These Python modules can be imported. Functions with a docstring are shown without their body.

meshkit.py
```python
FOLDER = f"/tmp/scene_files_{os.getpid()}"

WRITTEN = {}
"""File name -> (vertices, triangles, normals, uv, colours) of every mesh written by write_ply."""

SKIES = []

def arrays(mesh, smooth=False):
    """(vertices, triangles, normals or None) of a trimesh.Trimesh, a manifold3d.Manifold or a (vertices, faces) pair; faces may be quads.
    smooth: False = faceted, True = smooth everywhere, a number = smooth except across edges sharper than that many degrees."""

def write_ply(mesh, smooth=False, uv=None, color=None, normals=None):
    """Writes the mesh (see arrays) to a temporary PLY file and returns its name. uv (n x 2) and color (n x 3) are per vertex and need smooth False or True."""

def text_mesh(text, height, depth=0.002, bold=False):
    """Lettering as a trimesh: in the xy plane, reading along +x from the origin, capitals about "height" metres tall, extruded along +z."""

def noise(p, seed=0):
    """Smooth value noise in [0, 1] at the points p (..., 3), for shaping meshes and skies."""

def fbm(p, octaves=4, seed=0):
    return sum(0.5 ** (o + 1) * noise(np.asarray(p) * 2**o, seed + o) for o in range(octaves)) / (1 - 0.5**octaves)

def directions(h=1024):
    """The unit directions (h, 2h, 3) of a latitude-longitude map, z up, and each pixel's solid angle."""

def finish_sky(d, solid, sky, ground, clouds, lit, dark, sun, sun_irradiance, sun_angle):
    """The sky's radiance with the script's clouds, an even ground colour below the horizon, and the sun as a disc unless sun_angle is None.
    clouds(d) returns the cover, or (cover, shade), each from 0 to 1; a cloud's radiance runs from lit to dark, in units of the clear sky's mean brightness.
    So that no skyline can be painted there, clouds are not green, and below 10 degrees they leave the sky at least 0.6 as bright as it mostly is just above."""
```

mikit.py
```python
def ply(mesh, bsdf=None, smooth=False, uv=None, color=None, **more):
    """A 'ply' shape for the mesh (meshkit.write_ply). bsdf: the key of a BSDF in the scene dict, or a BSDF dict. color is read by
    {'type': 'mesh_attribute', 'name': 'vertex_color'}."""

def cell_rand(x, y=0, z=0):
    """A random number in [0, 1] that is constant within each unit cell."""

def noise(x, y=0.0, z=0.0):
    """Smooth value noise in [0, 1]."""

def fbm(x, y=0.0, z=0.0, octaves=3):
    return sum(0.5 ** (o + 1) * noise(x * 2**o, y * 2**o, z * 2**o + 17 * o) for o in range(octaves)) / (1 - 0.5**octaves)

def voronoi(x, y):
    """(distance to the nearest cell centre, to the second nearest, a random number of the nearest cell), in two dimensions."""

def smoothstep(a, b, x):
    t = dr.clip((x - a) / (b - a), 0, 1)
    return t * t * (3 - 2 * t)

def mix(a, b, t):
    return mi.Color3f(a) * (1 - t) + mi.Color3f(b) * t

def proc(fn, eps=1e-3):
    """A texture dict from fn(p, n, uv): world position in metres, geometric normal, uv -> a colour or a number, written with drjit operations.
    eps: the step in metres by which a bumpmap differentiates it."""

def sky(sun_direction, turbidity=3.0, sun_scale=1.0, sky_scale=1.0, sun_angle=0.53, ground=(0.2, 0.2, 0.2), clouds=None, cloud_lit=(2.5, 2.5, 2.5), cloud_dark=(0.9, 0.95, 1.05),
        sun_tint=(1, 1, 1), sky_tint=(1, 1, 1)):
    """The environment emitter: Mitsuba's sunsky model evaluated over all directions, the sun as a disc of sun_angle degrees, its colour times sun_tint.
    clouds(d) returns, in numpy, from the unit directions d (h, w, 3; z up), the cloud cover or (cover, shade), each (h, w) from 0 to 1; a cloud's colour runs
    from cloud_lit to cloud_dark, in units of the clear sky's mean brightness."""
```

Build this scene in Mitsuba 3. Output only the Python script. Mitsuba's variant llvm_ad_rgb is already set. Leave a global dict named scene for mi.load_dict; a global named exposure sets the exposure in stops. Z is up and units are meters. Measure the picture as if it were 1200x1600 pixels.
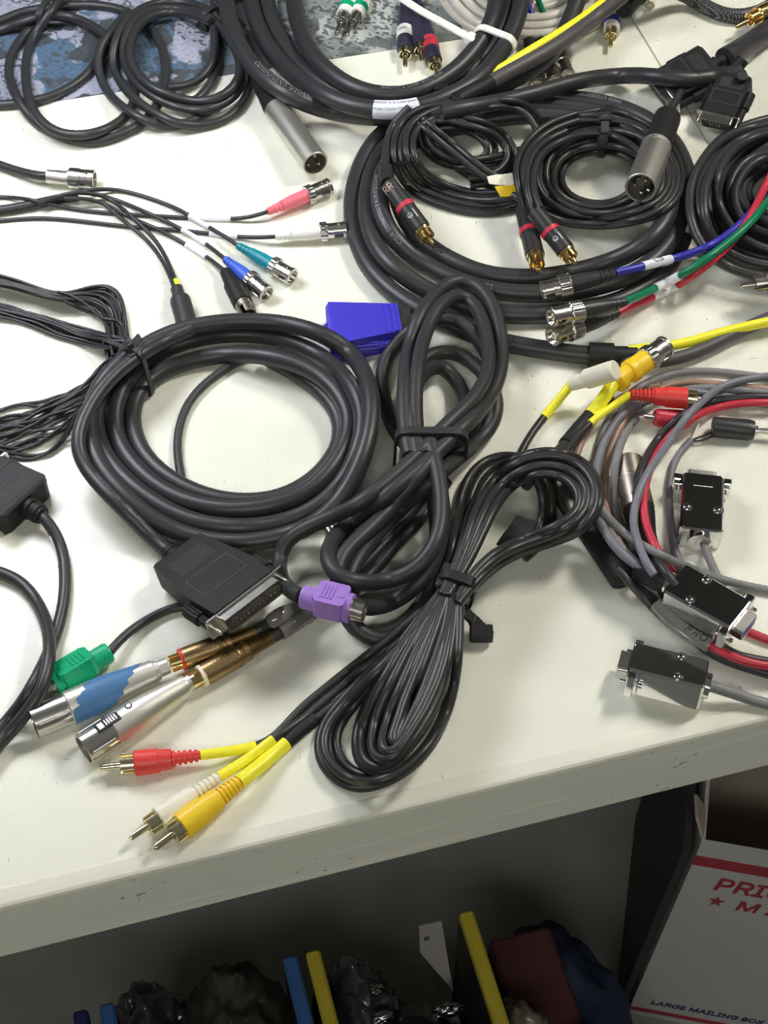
import math, random
import numpy as np, trimesh, mitsuba as mi, mikit, meshkit
import drjit as dr
from mikit import noise, fbm, voronoi, smoothstep, mix
from scipy.interpolate import CubicSpline
from scipy.spatial import cKDTree
from scipy.ndimage import maximum_filter1d, gaussian_filter1d
from shapely.geometry import Polygon
T = mi.ScalarTransform4f
scene, labels = {}, {}
rng = np.random.default_rng(7)

# ---------------------------------------------------------------- camera, light, exposure
TZ, HC, PITCH, F = 0.75, 0.758, math.radians(52), 2500.0      # bench height, camera above it, tilt, focal length in pixels of a 1200x1600 picture
CAM = np.array([0, 0, TZ + HC])
FW = np.array([0, math.cos(PITCH), -math.sin(PITCH)]); RT = np.array([1.0, 0, 0]); DN = np.cross(FW, RT)
scene['camera'] = dict(type='perspective', fov=math.degrees(2 * math.atan(600 / F)), fov_axis='x', near_clip=0.05, far_clip=50,
                       to_world=T().look_at(origin=CAM.tolist(), target=(CAM + FW).tolist(), up=[0, 0, 1]))
exposure = 0.0
scene['ambient'] = dict(type='constant', radiance=dict(type='rgb', value=[0.085, 0.087, 0.085]))

def lamp(key, pos, target, w, l, rad, label, rot=0.0):
    """A ceiling or bench lamp: a metal housing with a glowing diffuser under it."""
    M = T().look_at(origin=list(pos), target=list(target), up=[math.sin(rot), math.cos(rot), 0.01])
    g = dict(type='rectangle', to_world=M @ T().scale([w / 2, l / 2, 1]), bsdf=dict(type='diffuse', reflectance=dict(type='rgb', value=[.8, .8, .8])),
             emitter=dict(type='area', radiance=dict(type='rgb', value=list(rad))))
    scene[key + '__diffuser'] = g
    b = trimesh.creation.box([w * 1.1, l * 1.06, .05]); b.apply_translation([0, 0, -.028])
    b.apply_transform(np.array(M.matrix, float).reshape(4, 4))
    scene[key + '__housing'] = mikit.ply(b, dict(type='diffuse', reflectance=dict(type='rgb', value=[.5, .5, .5])))
    labels[key] = dict(label=label, category='lamp')

lamp('ceiling_lamp', (0.95, 1.25, TZ + 1.35), (0.40, 0.92, TZ), .24, .50, (51, 49, 44.4), 'fluorescent lamp high above the right end of the bench', .4)
lamp('ceiling_lamp_001', (-0.10, -0.85, TZ + 1.42), (-.10, -.20, TZ), 1.2, .28, (10.5, 10.3, 9.6), 'long fluorescent ceiling lamp above the front of the bench')
lamp('bench_lamp', (-0.40, 0.90, TZ + 0.50), (-.12, 0.76, TZ), .18, .36, (17, 17.5, 19), 'white bench lamp above the far left end of the bench', .9)

def rays(pix):
    pix = np.atleast_2d(np.asarray(pix, float))
    return FW * F + (pix[:, :1] - 600) * RT + (pix[:, 1:2] - 800) * DN
def P(pix, z):
    """Where the line of sight through each pixel meets the height z (metres above the bench top)."""
    d = rays(pix); t = (np.asarray(z, float) - HC) / d[:, 2]
    q = CAM + d * np.reshape(t, (-1, 1)); return q
def proj(q):
    d = np.atleast_2d(q) - CAM; w = d @ FW
    return np.stack([600 + F * (d @ RT) / w, 800 + F * (d @ DN) / w], 1)

# ---------------------------------------------------------------- materials
def mat(key, col, rough=.5, metal=0., spec=.5, coat=0., coat_gloss=.9, **kw):
    c = col if isinstance(col, dict) else dict(type='rgb', value=list(col))
    scene[key] = dict(type='twosided', bsdf=dict(type='principled', base_color=c, roughness=rough, metallic=metal, specular=spec, clearcoat=coat, clearcoat_gloss=coat_gloss, **kw))
mat('rubber', (.028, .0285, .0305), .42, spec=.5)
mat('rubber_soft', (.029, .029, .0305), .48, spec=.45)
mat('rubber_gloss', (.024, .0245, .0245), .40, spec=.5)
mat('plastic_black', (.014, .014, .0145), .55, spec=.3)
mat('print_grey', (.20, .21, .22), .6)
mat('print_white', (.55, .55, .56), .6)
mat('print_black', (.03, .03, .04), .6)
mat('chrome', (.83, .83, .82), .09, 1.)
mat('nickel', (.62, .60, .56), .26, 1.)
mat('satin_nickel', (.72, .70, .63), .44, 1.)
mat('dark_nickel', (.30, .27, .22), .40, 1.)
mat('gold', (.86, .66, .28), .2, 1.)
mat('pale_gold', (.82, .74, .48), .22, 1.)
mat('old_gold', (.40, .28, .13), .38, 1.)
mat('red', (.66, .045, .035), .42)
mat('red_wire', (.52, .03, .055), .42)
mat('pink', (.78, .17, .21), .5)
mat('white', (.78, .77, .72), .45)
mat('cream', (.76, .72, .58), .45)
mat('yellow', (.82, .56, .02), .42)
mat('lemon', (.86, .80, .03), .38)
mat('teal', (.0, .22, .27), .45)
mat('blue', (.045, .11, .55), .45)
mat('royal', (.045, .035, .48), .42)
mat('navy', (.03, .027, .052), .4)
mat('grip_grey', (.05, .052, .052), .6)
mat('green', (.0, .36, .16), .42)
mat('green_wire', (.0, .17, .075), .4)
mat('blue_wire', (.03, .03, .33), .4)
mat('purple', (.32, .18, .56), .45)
mat('grey_jacket', (.20, .20, .20), .5)
mat('lilac_jacket', (.17, .17, .20), .48)
mat('brown_jacket', (.075, .068, .068), .5)
mat('copper_jacket', (.36, .23, .17), .32)
mat('clear_jacket', (.62, .58, .48), .28, coat=.4)
mat('tape_blue', (.06, .17, .36), .5)
mat('insert_blue', (.03, .08, .42), .45)
mat('dark_insert', (.075, .065, .055), .5)
mat('clear_shrink', (.15, .145, .13), .16, spec=.9, coat=.8)
mat('tie_white', (.80, .80, .76), .35)
mat('label_white', (.72, .74, .80), .5)
mat('socket_black', (.008, .008, .008), .6)
BRAID = None

def put(key, mesh, bsdf, smooth=32):
    n, k = 0, key
    while k in scene: n += 1; k = f'{key}_{n:03d}'
    scene[k] = mikit.ply(mesh, bsdf, smooth=smooth); return k
def thing(name, label, cat, group=None):
    n, k = 0, name
    while k in labels: n += 1; k = f'{name}_{n:03d}'
    labels[k] = dict(label=label, category=cat)
    if group: labels[k]['group'] = group
    return k
def plab(key, label): labels[key] = dict(label=label)

# ---------------------------------------------------------------- cables that lie on what is already there
OBS = []          # (x, y, z above bench, radius, owner)
def obs_add(q, r, owner): OBS.append((np.column_stack([q[:, :2], q[:, 2] - TZ]), np.full(len(q), r), owner))
def obs_arrays(ignore=()):
    o = [a for a in OBS if a[2] not in ignore]
    if not o: return None
    return np.vstack([a[0] for a in o]), np.concatenate([a[1] for a in o])
def need(xy, r, arr, tree, floor):
    req = np.full(len(xy), floor, float)
    if arr is None: return req
    Q, R = arr; k = min(40, len(Q))
    d, j = tree.query(xy, k=k, distance_upper_bound=r + R.max())
    d, j = d.reshape(len(xy), k), j.reshape(len(xy), k)
    ok = np.isfinite(d); j = np.where(ok, j, 0); s = r + R[j]
    h = np.where(ok & (d < s), Q[j, 2] + np.sqrt(np.maximum(s * s - d * d, 0)), -1)
    return np.maximum(req, h.max(1))
def parse(s):
    if not isinstance(s, str): return np.asarray(s, float), {}
    pts, pins = [], {}
    for i, tok in enumerate(s.split()):
        if '@' in tok: tok, z = tok.split('@'); pins[i] = float(z) * 1e-3
        pts.append([float(v) for v in tok.split(',')])
    return np.array(pts), pins
def spline(pts, n=None, closed=False):
    d = np.sqrt(np.linalg.norm(np.diff(pts, axis=0), axis=1)).clip(1e-6); u = np.r_[0, np.cumsum(d)]
    cs = CubicSpline(u, pts, bc_type='natural'); f = cs(np.linspace(0, u[-1], 40 * len(pts)))
    s = np.r_[0, np.cumsum(np.linalg.norm(np.diff(f, axis=0), axis=1))]
    return f, s, u, cs
def drape(spec, r, owner, step=.003, ignore=(), free=False, soft=1.0, cap=.05, ext=True):
    pts, pins = parse(spec)
    for e, o in ((-1, -2), (0, 1)):                       # cables that leave the picture run on across the bench
        p, dd = pts[e], pts[e] - pts[o]; dd = dd / np.linalg.norm(dd); q = p + dd * 190
        if not free and ext and (p[0] < -9 or p[0] > 1209 or p[1] < -9) and q[1] < 1418 - .245 * q[0] - 70 and (e % len(pts)) not in pins:
            pts = np.vstack([pts, p + dd * 95, q]) if e else np.vstack([q, p + dd * 95, pts])
            if not e: pins = {i + 2: v for i, v in pins.items()}
    f, s, u, cs = spline(pts)
    L = s[-1] / 2400.0                                    # about 2.4 px per mm
    n = max(6, int(L / step)); t = np.linspace(0, s[-1], n)
    pix = np.stack([np.interp(t, s, f[:, k]) for k in (0, 1)], 1)
    uu = np.linspace(0, u[-1], 40 * len(pts)); pin = [(np.interp(np.interp(u[i], uu, s), t, np.arange(n)), z) for i, z in pins.items()]
    arr = obs_arrays(ignore); tree = cKDTree(arr[0][:, :2]) if arr is not None else None
    z = np.full(n, r); q = P(pix, z)
    w = max(1, int(round(soft * 1.6 * r / step)))
    for it in range(7):
        if free: break
        q = P(pix, z); arc = np.r_[0, np.cumsum(np.linalg.norm(np.diff(q, axis=0), axis=1))]
        req = need(q[:, :2], r, arr, tree, r)
        pr = cKDTree(q[:, :2]).query_pairs(2 * r, output_type='ndarray')
        if len(pr):
            a, b = pr.min(1), pr.max(1); ok = arc[b] - arc[a] > 7 * r; a, b = a[ok], b[ok]
            d = np.linalg.norm(q[a, :2] - q[b, :2], axis=1)
            np.maximum.at(req, b, z[a] + np.sqrt(np.maximum(4 * r * r - d * d, 0)))
        new = gaussian_filter1d(maximum_filter1d(np.minimum(req, cap), 2 * w + 1, mode='nearest'), w, mode='nearest')
        z = new if it == 0 else .5 * z + .5 * new
    if pin:
        arc = np.r_[0, np.cumsum(np.linalg.norm(np.diff(P(pix, z), axis=0), axis=1))]
        if free:
            k = sorted(pin); z = np.interp(np.arange(n), [i for i, _ in k], [v for _, v in k]); z = gaussian_filter1d(z, 4, mode='nearest')
        else:
            for i, v in pin:
                wt = np.exp(-((arc - np.interp(i, np.arange(n), arc)) / (.016 + 1.2 * r)) ** 2); z = z * (1 - wt) + v * wt
    q = P(pix, z)
    sm = gaussian_filter1d(q, 1.2, axis=0, mode='nearest'); sm[0], sm[-1] = q[0], q[-1]
    obs_add(sm, r, owner)
    return sm
def frames(q):
    t = np.gradient(q, axis=0); t /= np.linalg.norm(t, axis=1, keepdims=True).clip(1e-12)
    s = np.cross(t, [0, 0, 1.0]); bad = np.linalg.norm(s, axis=1) < .05; s[bad] = [1, 0, 0]
    s /= np.linalg.norm(s, axis=1, keepdims=True); return t, s, np.cross(s, t)
def tube(q, r, n=12, flat=1.0):
    t, s, u = frames(q); r = np.broadcast_to(np.asarray(r, float), (len(q),))
    a = np.arange(n) * 2 * np.pi / n
    v = q[:, None] + r[:, None, None] * (np.cos(a)[None, :, None] * s[:, None] * flat + np.sin(a)[None, :, None] * u[:, None])
    m = len(q); i = np.arange(n); j = (i + 1) % n; f = []
    for k in range(m - 1): f += [np.stack([k * n + i, k * n + j, k * n + n + j, k * n + n + i], 1)]
    f = np.vstack(f); f = np.vstack([f[:, [0, 1, 2]], f[:, [0, 2, 3]]])
    c0, c1 = m * n, m * n + 1
    f = np.vstack([f, np.stack([j, i, i * 0 + c0], 1), np.stack([(m - 1) * n + i, (m - 1) * n + j, i * 0 + c1], 1)])
    return trimesh.Trimesh(np.vstack([v.reshape(-1, 3), q[:1], q[-1:]]), f, process=False)
def cable(th, name, strands, d, bsdf='rubber', n=12, key=None, **kw):
    """One cable (all its strands in view) as one mesh; returns the paths."""
    if isinstance(strands, str) or (isinstance(strands, np.ndarray) and strands.ndim == 2): strands = [strands]
    r = d * .5e-3
    paths = [drape(s, r, th, ignore=('plug:' + th,) + tuple(kw.get('ignore', ())), step=kw.get('step', .003), free=kw.get('free', False), soft=kw.get('soft', 1.0), cap=kw.get('cap', .05), ext=kw.get('ext', True)) for s in strands]
    put(th + '__' + name if name else th, trimesh.util.concatenate([tube(q, r, n) for q in paths]), bsdf, smooth=45)
    return paths
def lerp_band(A, B, n, seed=0, jit=.18, order=True):
    """n strands between two traced borders."""
    def even(s):
        f, l, u, cs = spline(parse(s)[0]); x = np.linspace(0, l[-1], 18); return np.stack([np.interp(x, l, f[:, k]) for k in (0, 1)], 1)
    a, b = even(A), even(B); g = np.random.default_rng(seed); out = []
    ks = list(range(0, n, 2)) + list(range(1, n, 2)) if order else range(n)
    for k in ks:
        w = k / max(1, n - 1) + gaussian_filter1d(g.normal(0, jit, len(a) + 8), 1.2)[4:-4]
        out.append(a + (b - a) * np.clip(w, 0, 1)[:, None])
    return out
def coil(A, B, turns, seed=0, jit=.35, start=0.0):
    """One continuous cable wound several times between two traced closed outlines."""
    a, b = parse(A)[0], parse(B)[0]; g = np.random.default_rng(seed); m = len(a); n = int(turns * m)
    lev = np.repeat(g.permutation(np.linspace(0, 1, int(math.ceil(turns)) + 1)), m)[:n + 1]
    lev = gaussian_filter1d(lev, m / 6) + gaussian_filter1d(g.normal(0, jit, n + 1), 1.5)
    i = (np.arange(n + 1) + int(start * m)) % m
    return a[i] + (b[i] - a[i]) * np.clip(lev, 0, 1)[:, None]
def near(q, pix): return int(np.argmin(np.linalg.norm(proj(q) - np.asarray(pix, float), axis=1)))
def sleeve(th, name, q, pa, pb, d, bsdf, n=14, flare=0.0):
    i, j = sorted((near(q, pa), near(q, pb))); j = max(j, i + 2)
    seg = q[i:j + 1]; m = max(8, len(seg)); x = np.linspace(0, len(seg) - 1, m)
    seg = np.stack([np.interp(x, np.arange(len(seg)), seg[:, k]) for k in range(3)], 1)
    return put(th + '__' + name, tube(seg, d * .5e-3, n), bsdf, smooth=45)
def print_on(th, name, q, pa, text, h, r, bsdf, phi=90, flip=False, gap=None):
    """Lettering wrapped on a cable from the point nearest to pixel pa; flip turns it to be read from the other side."""
    m = meshkit.text_mesh(text, h * 1e-3, 1e-5); v = np.array(m.vertices)
    if flip: q = q[::-1]
    i0 = near(q, pa); arc = np.r_[0, np.cumsum(np.linalg.norm(np.diff(q, axis=0), axis=1))]; t, s, u = frames(q)
    at = np.clip(arc[i0] + v[:, 0], 0, arc[-1]); I = lambda c: np.stack([np.interp(at, arc, c[:, k]) for k in range(3)], 1)
    ang = math.radians(phi) + (v[:, 1] - h * .5e-3) / (r * 1e-3); rr = r * 1e-3 + 5e-5 + v[:, 2]
    w = I(q) + rr[:, None] * (np.cos(ang)[:, None] * I(s) + np.sin(ang)[:, None] * I(u))
    return put(th + '__' + name, trimesh.Trimesh(w, m.faces, process=False), bsdf, smooth=False)

# ---------------------------------------------------------------- building blocks of plugs (millimetres, axis along +x from the cable to the tip)
def lathe(prof, n=24, fn=None):
    p = np.array(prof, float); m = len(p); a = np.arange(n) * 2 * np.pi / n
    r = np.repeat(p[:, 1:2], n, 1)
    if fn is not None: r = fn(p[:, 0][:, None], a[None], r)
    v = np.stack([np.repeat(p[:, :1], n, 1), r * np.cos(a), r * np.sin(a)], 2).reshape(-1, 3)
    i = np.arange(n); j = (i + 1) % n; f = []
    for k in range(m - 1): f += [np.stack([k * n + i, k * n + n + i, k * n + n + j], 1), np.stack([k * n + i, k * n + n + j, k * n + j], 1)]
    f += [np.stack([i, j, i * 0 + m * n], 1), np.stack([(m - 1) * n + j, (m - 1) * n + i, i * 0 + m * n + 1], 1)]
    v = np.vstack([v, [[p[0, 0], 0, 0], [p[-1, 0], 0, 0]]])
    return trimesh.Trimesh(v, np.vstack(f), process=False)
def arc(x0, x1, r0, r1, a0, a1, n=8):
    """A piece of a pipe wall between two angles (degrees)."""
    a = np.radians(np.linspace(a0, a1, n)); c, s = np.cos(a), np.sin(a); v = []
    for x, r in ((x0, r1), (x1, r1), (x1, r0), (x0, r0)): v.append(np.stack([a * 0 + x, r * c, r * s], 1))
    v = np.stack(v, 1).reshape(-1, 3); f = []
    for k in range(n - 1):
        for e in range(4):
            p, q_, w, z = 4 * k + e, 4 * k + (e + 1) % 4, 4 * k + 4 + (e + 1) % 4, 4 * k + 4 + e; f += [[p, q_, w], [p, w, z]]
    b = 4 * (n - 1); f += [[0, 2, 1], [0, 3, 2], [b, b + 1, b + 2], [b, b + 2, b + 3]]
    m = trimesh.Trimesh(v, f, process=False); m.invert(); return m
def pipe(x0, x1, r0, r1, n=28): return lathe([(x0, r0), (x0, r1 - .2), (x0 + .2, r1), (x1 - .25, r1), (x1, r1 - .25), (x1, r0 + .15), (x0, r0)], n)
def bbox(lx, ly, lz, b=.5, at=(0, 0, 0)):
    x, y, z = lx / 2, ly / 2, lz / 2; pts = []
    for sx in (-1, 1):
        for sy in (-1, 1):
            for sz in (-1, 1): pts += [(sx * (x - b), sy * (y - b), sz * z), (sx * (x - b), sy * y, sz * (z - b)), (sx * x, sy * (y - b), sz * (z - b))]
    m = trimesh.convex.convex_hull(np.array(pts)); m.apply_translation(at); return m
def hull(pts): return trimesh.convex.convex_hull(np.array(pts, float))
def slab(poly, x0, x1, axis='x', bev=0.0):
    """A polygon (y, z) pulled from x0 to x1 along x; or (x, y) pulled along z with axis='z'."""
    m = trimesh.creation.extrude_polygon(poly, x1 - x0, engine='earcut'); v = np.array(m.vertices)
    v = np.stack([v[:, 2] + x0, v[:, 0], v[:, 1]], 1) if axis == 'x' else v + [0, 0, x0]
    return trimesh.Trimesh(v, m.faces, process=False)
def dshape(w, h, rr=1.5):
    p = Polygon([(-w / 2, h / 2), (w / 2, h / 2), (w / 2 - h * .18, -h / 2), (-w / 2 + h * .18, -h / 2)])
    return p.buffer(-rr).buffer(rr, quad_segs=4)
def cat(*m): return trimesh.util.concatenate([x for y in m for x in (y if isinstance(y, (list, tuple)) else [y])])
def at(m, x=0, y=0, z=0): m = m.copy(); m.apply_translation([x, y, z]); return m
def rib(x0, x1, r0, r1, n, depth=.72):
    """Profile of a ribbed strain relief."""
    out = []; w = (x1 - x0) / n
    for k in range(n):
        a = r0 + (r1 - r0) * k / n; x = x0 + k * w
        out += [(x, a * depth), (x + w * .3, a * depth), (x + w * .36, a), (x + w * .93, a), (x + w, a * depth)]
    return out
class Plug:
    """A rigid connector placed by the pixels of its cable end and of its tip."""
    def __init__(s, th, base, tip, r, name='plug', zb=None, zt=None, lift=True, roll=0, ignore=(), own=False):
        s.th, s.name, s.r = th, name, r
        pix = np.array([base, tip], float); z = np.array([r if zb is None else zb, r if zt is None else zt]) * 1e-3
        if lift:
            arr = obs_arrays((() if own else (th,)) + tuple(ignore)); tree = cKDTree(arr[0][:, :2]) if arr else None; z0 = z.copy()
            for it in range(5):
                q = P(pix, z); w = np.linspace(0, 1, 13)[:, None]; xy = (q[0] * (1 - w) + q[1] * w)[:, :2]
                req = need(xy, r * 1e-3, arr, tree, r * 1e-3); w = w[:, 0]; best = None
                for a in np.linspace(max(z0[0], 0), .05, 40):
                    b = max(z0[1], np.max((req[1:] - a * (1 - w[1:])) / w[1:])) if a >= req[0] - 1e-4 else None
                    if b is not None and (best is None or a + b + .3 * abs(a - b) < best[0]): best = (a + b + .3 * abs(a - b), a, b)
                new = np.array(best[1:]) if best else z; z = new if it == 0 else .5 * (z + new)
        s.z = z; q = P(pix, z); s.q = q; ax = q[1] - q[0]; s.L = np.linalg.norm(ax) * 1e3; ax /= np.linalg.norm(ax)
        y = np.cross([0, 0, 1.0], ax); y /= np.linalg.norm(y); zz = np.cross(ax, y); c, n = math.cos(math.radians(roll)), math.sin(math.radians(roll))
        y, zz = y * c + zz * n, zz * c - y * n
        s.M = np.eye(4); s.M[:3, 0], s.M[:3, 1], s.M[:3, 2], s.M[:3, 3] = ax, y, zz, q[0]
        w = np.linspace(0, 1, 14)[:, None]; obs_add(q[0] * (1 - w) + q[1] * w, r * 1e-3, 'plug:' + th); s.root = None
    def end(s): return f'@{s.z[0] * 1e3:.2f}'
    def add(s, sub, mesh, bsdf, label=None, smooth=32):
        m = mesh.copy(); m.apply_scale(1e-3); m.apply_transform(s.M)
        k = put(s.th + '__' + s.name, m, bsdf, smooth) if sub is None else put(s.root + '__' + sub, m, bsdf, smooth)
        if sub is None: s.root = k
        if label: plab(k, label)
        return k
    def pt(s, x): return s.q[0] + (s.q[1] - s.q[0]) * x
def tailpin(p, pix): return f'{pix[0]},{pix[1]}{p.end()}'

def rca(th, base, tip, body, R=5.6, metal='gold', boot=None, rib_n=5, fr=(.34, .72, .85), label=None, band=None, word=None, boot_r=.55, taper=.8, roll=20, **kw):
    p = Plug(th, base, tip, R, roll=roll, **kw); L = p.L; a, b, c = (f * L for f in fr)
    prof = ([(0, R * .4)] + rib(0.3, a, R * boot_r * .85, R * boot_r * 1.1, rib_n)) if rib_n else [(0, R * .45), (1, R * boot_r)]
    prof += [(a, R * taper), (a + (b - a) * .35, R * (taper * .6 + .38)), (a + (b - a) * .36, R * .97), (b - .5, R), (b, R * .93), (b, R * .7)]
    p.add(None, lathe(prof), body, label)
    g = [arc(b - .5, c, R * .62, R * .8, k * 90 + 12, k * 90 + 78, 7) for k in range(4)]
    p.add('ground_sleeve', cat(g), metal)
    r = R * .28; p.add('pin', lathe([(b - 2, r * 1.3), (c - .5, r * 1.3), (c - .4, r), (L - r, r), (L - r * .4, r * .85), (L, r * .25)], 14), metal)
    if band:
        p.add('band', lathe([(b - (b - a) * .48, R * 1.02), (b - (b - a) * .47, R * 1.05), (b - (b - a) * .26, R * 1.05), (b - (b - a) * .25, R * 1.02)]), band)
        if word: word_on(p, b - (b - a) * .37, R * 1.06, word, 1.9, 'print_black')
    return p
def word_on(p, x, R, word, h, bsdf, ang=90, around=True, name='lettering', flip=False, bold=True):
    """Lettering round a plug (around) or along it."""
    m = meshkit.text_mesh(word, h, .05, bold=bold); v = np.array(m.vertices); w = v[:, 0].max()
    if around: xx = x + (v[:, 1] - h / 2) * (-1 if flip else 1); ph = math.radians(ang) + (v[:, 0] - w / 2) / R * (-1 if flip else 1)
    else: xx = x + (v[:, 0] - w / 2) * (-1 if flip else 1); ph = math.radians(ang) - (v[:, 1] - h / 2) / R * (-1 if flip else 1) * -1
    rr = R + .04 + v[:, 2]
    p.add(name, trimesh.Trimesh(np.stack([xx, rr * np.cos(ph), rr * np.sin(ph)], 1), m.faces, process=False), bsdf, smooth=False)
def bnc(th, base, tip, boot, R=7.2, metal='nickel', fr=(.5, .62), rib_n=3, label=None, female=False, boot_r=.72, **kw):
    p = Plug(th, base, tip, R, **kw); L = p.L; a, c = fr[0] * L, fr[1] * L
    prof = [(0, R * .35)] + (rib(.2, a * .35, R * boot_r * .6, R * boot_r * .75, rib_n, .8) if rib_n else [(.3, R * .5)])
    prof += [(a * .36, R * boot_r * .8), (a * .7, R * boot_r), (a, R * boot_r), (a, R * .5)]
    p.add(None, lathe(prof), boot, label)
    kn = lambda x, an, r: r * (1 + .018 * np.sign(np.sin(an * 20)))
    p.add('collar', lathe([(a, R * .6), (a, R * .96), (a + .5, R), (c - .5, R), (c, R * .95), (c, R * .5)], 80, kn), metal)
    s = [pipe(c - .2, c + (L - c) * .35, R * .6, R * .84)]
    for k in (0, 180): s.append(arc(c + (L - c) * .33, L, R * .7, R * .84, k + 16, k + 164, 16))
    s += [pipe(L - (L - c) * .18, L, R * .7, R * .9)]
    p.add('bayonet_sleeve', cat(s), metal)
    p.add('insulator', lathe([(a + 1, R * .34), (L - 2, R * .34), (L - 2, R * .1), (L - 3, R * .1)], 14), 'cream' if not female else metal)
    if not female:
        p.add('pin', lathe([(a + 2, R * .11), (L - 1.3, R * .11), (L - 1, R * .05)], 8), 'gold')
    else:
        p.add('lug', cat([lathe([(c + (L - c) * .55, R * .1), (c + (L - c) * .55, R * .12)], 6)] + [bbox(1.6, 1.8, 1.6, .3, (c + (L - c) * .6, 0, sg * R * .9)) for sg in (-1, 1)]), metal)
    return p
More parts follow.
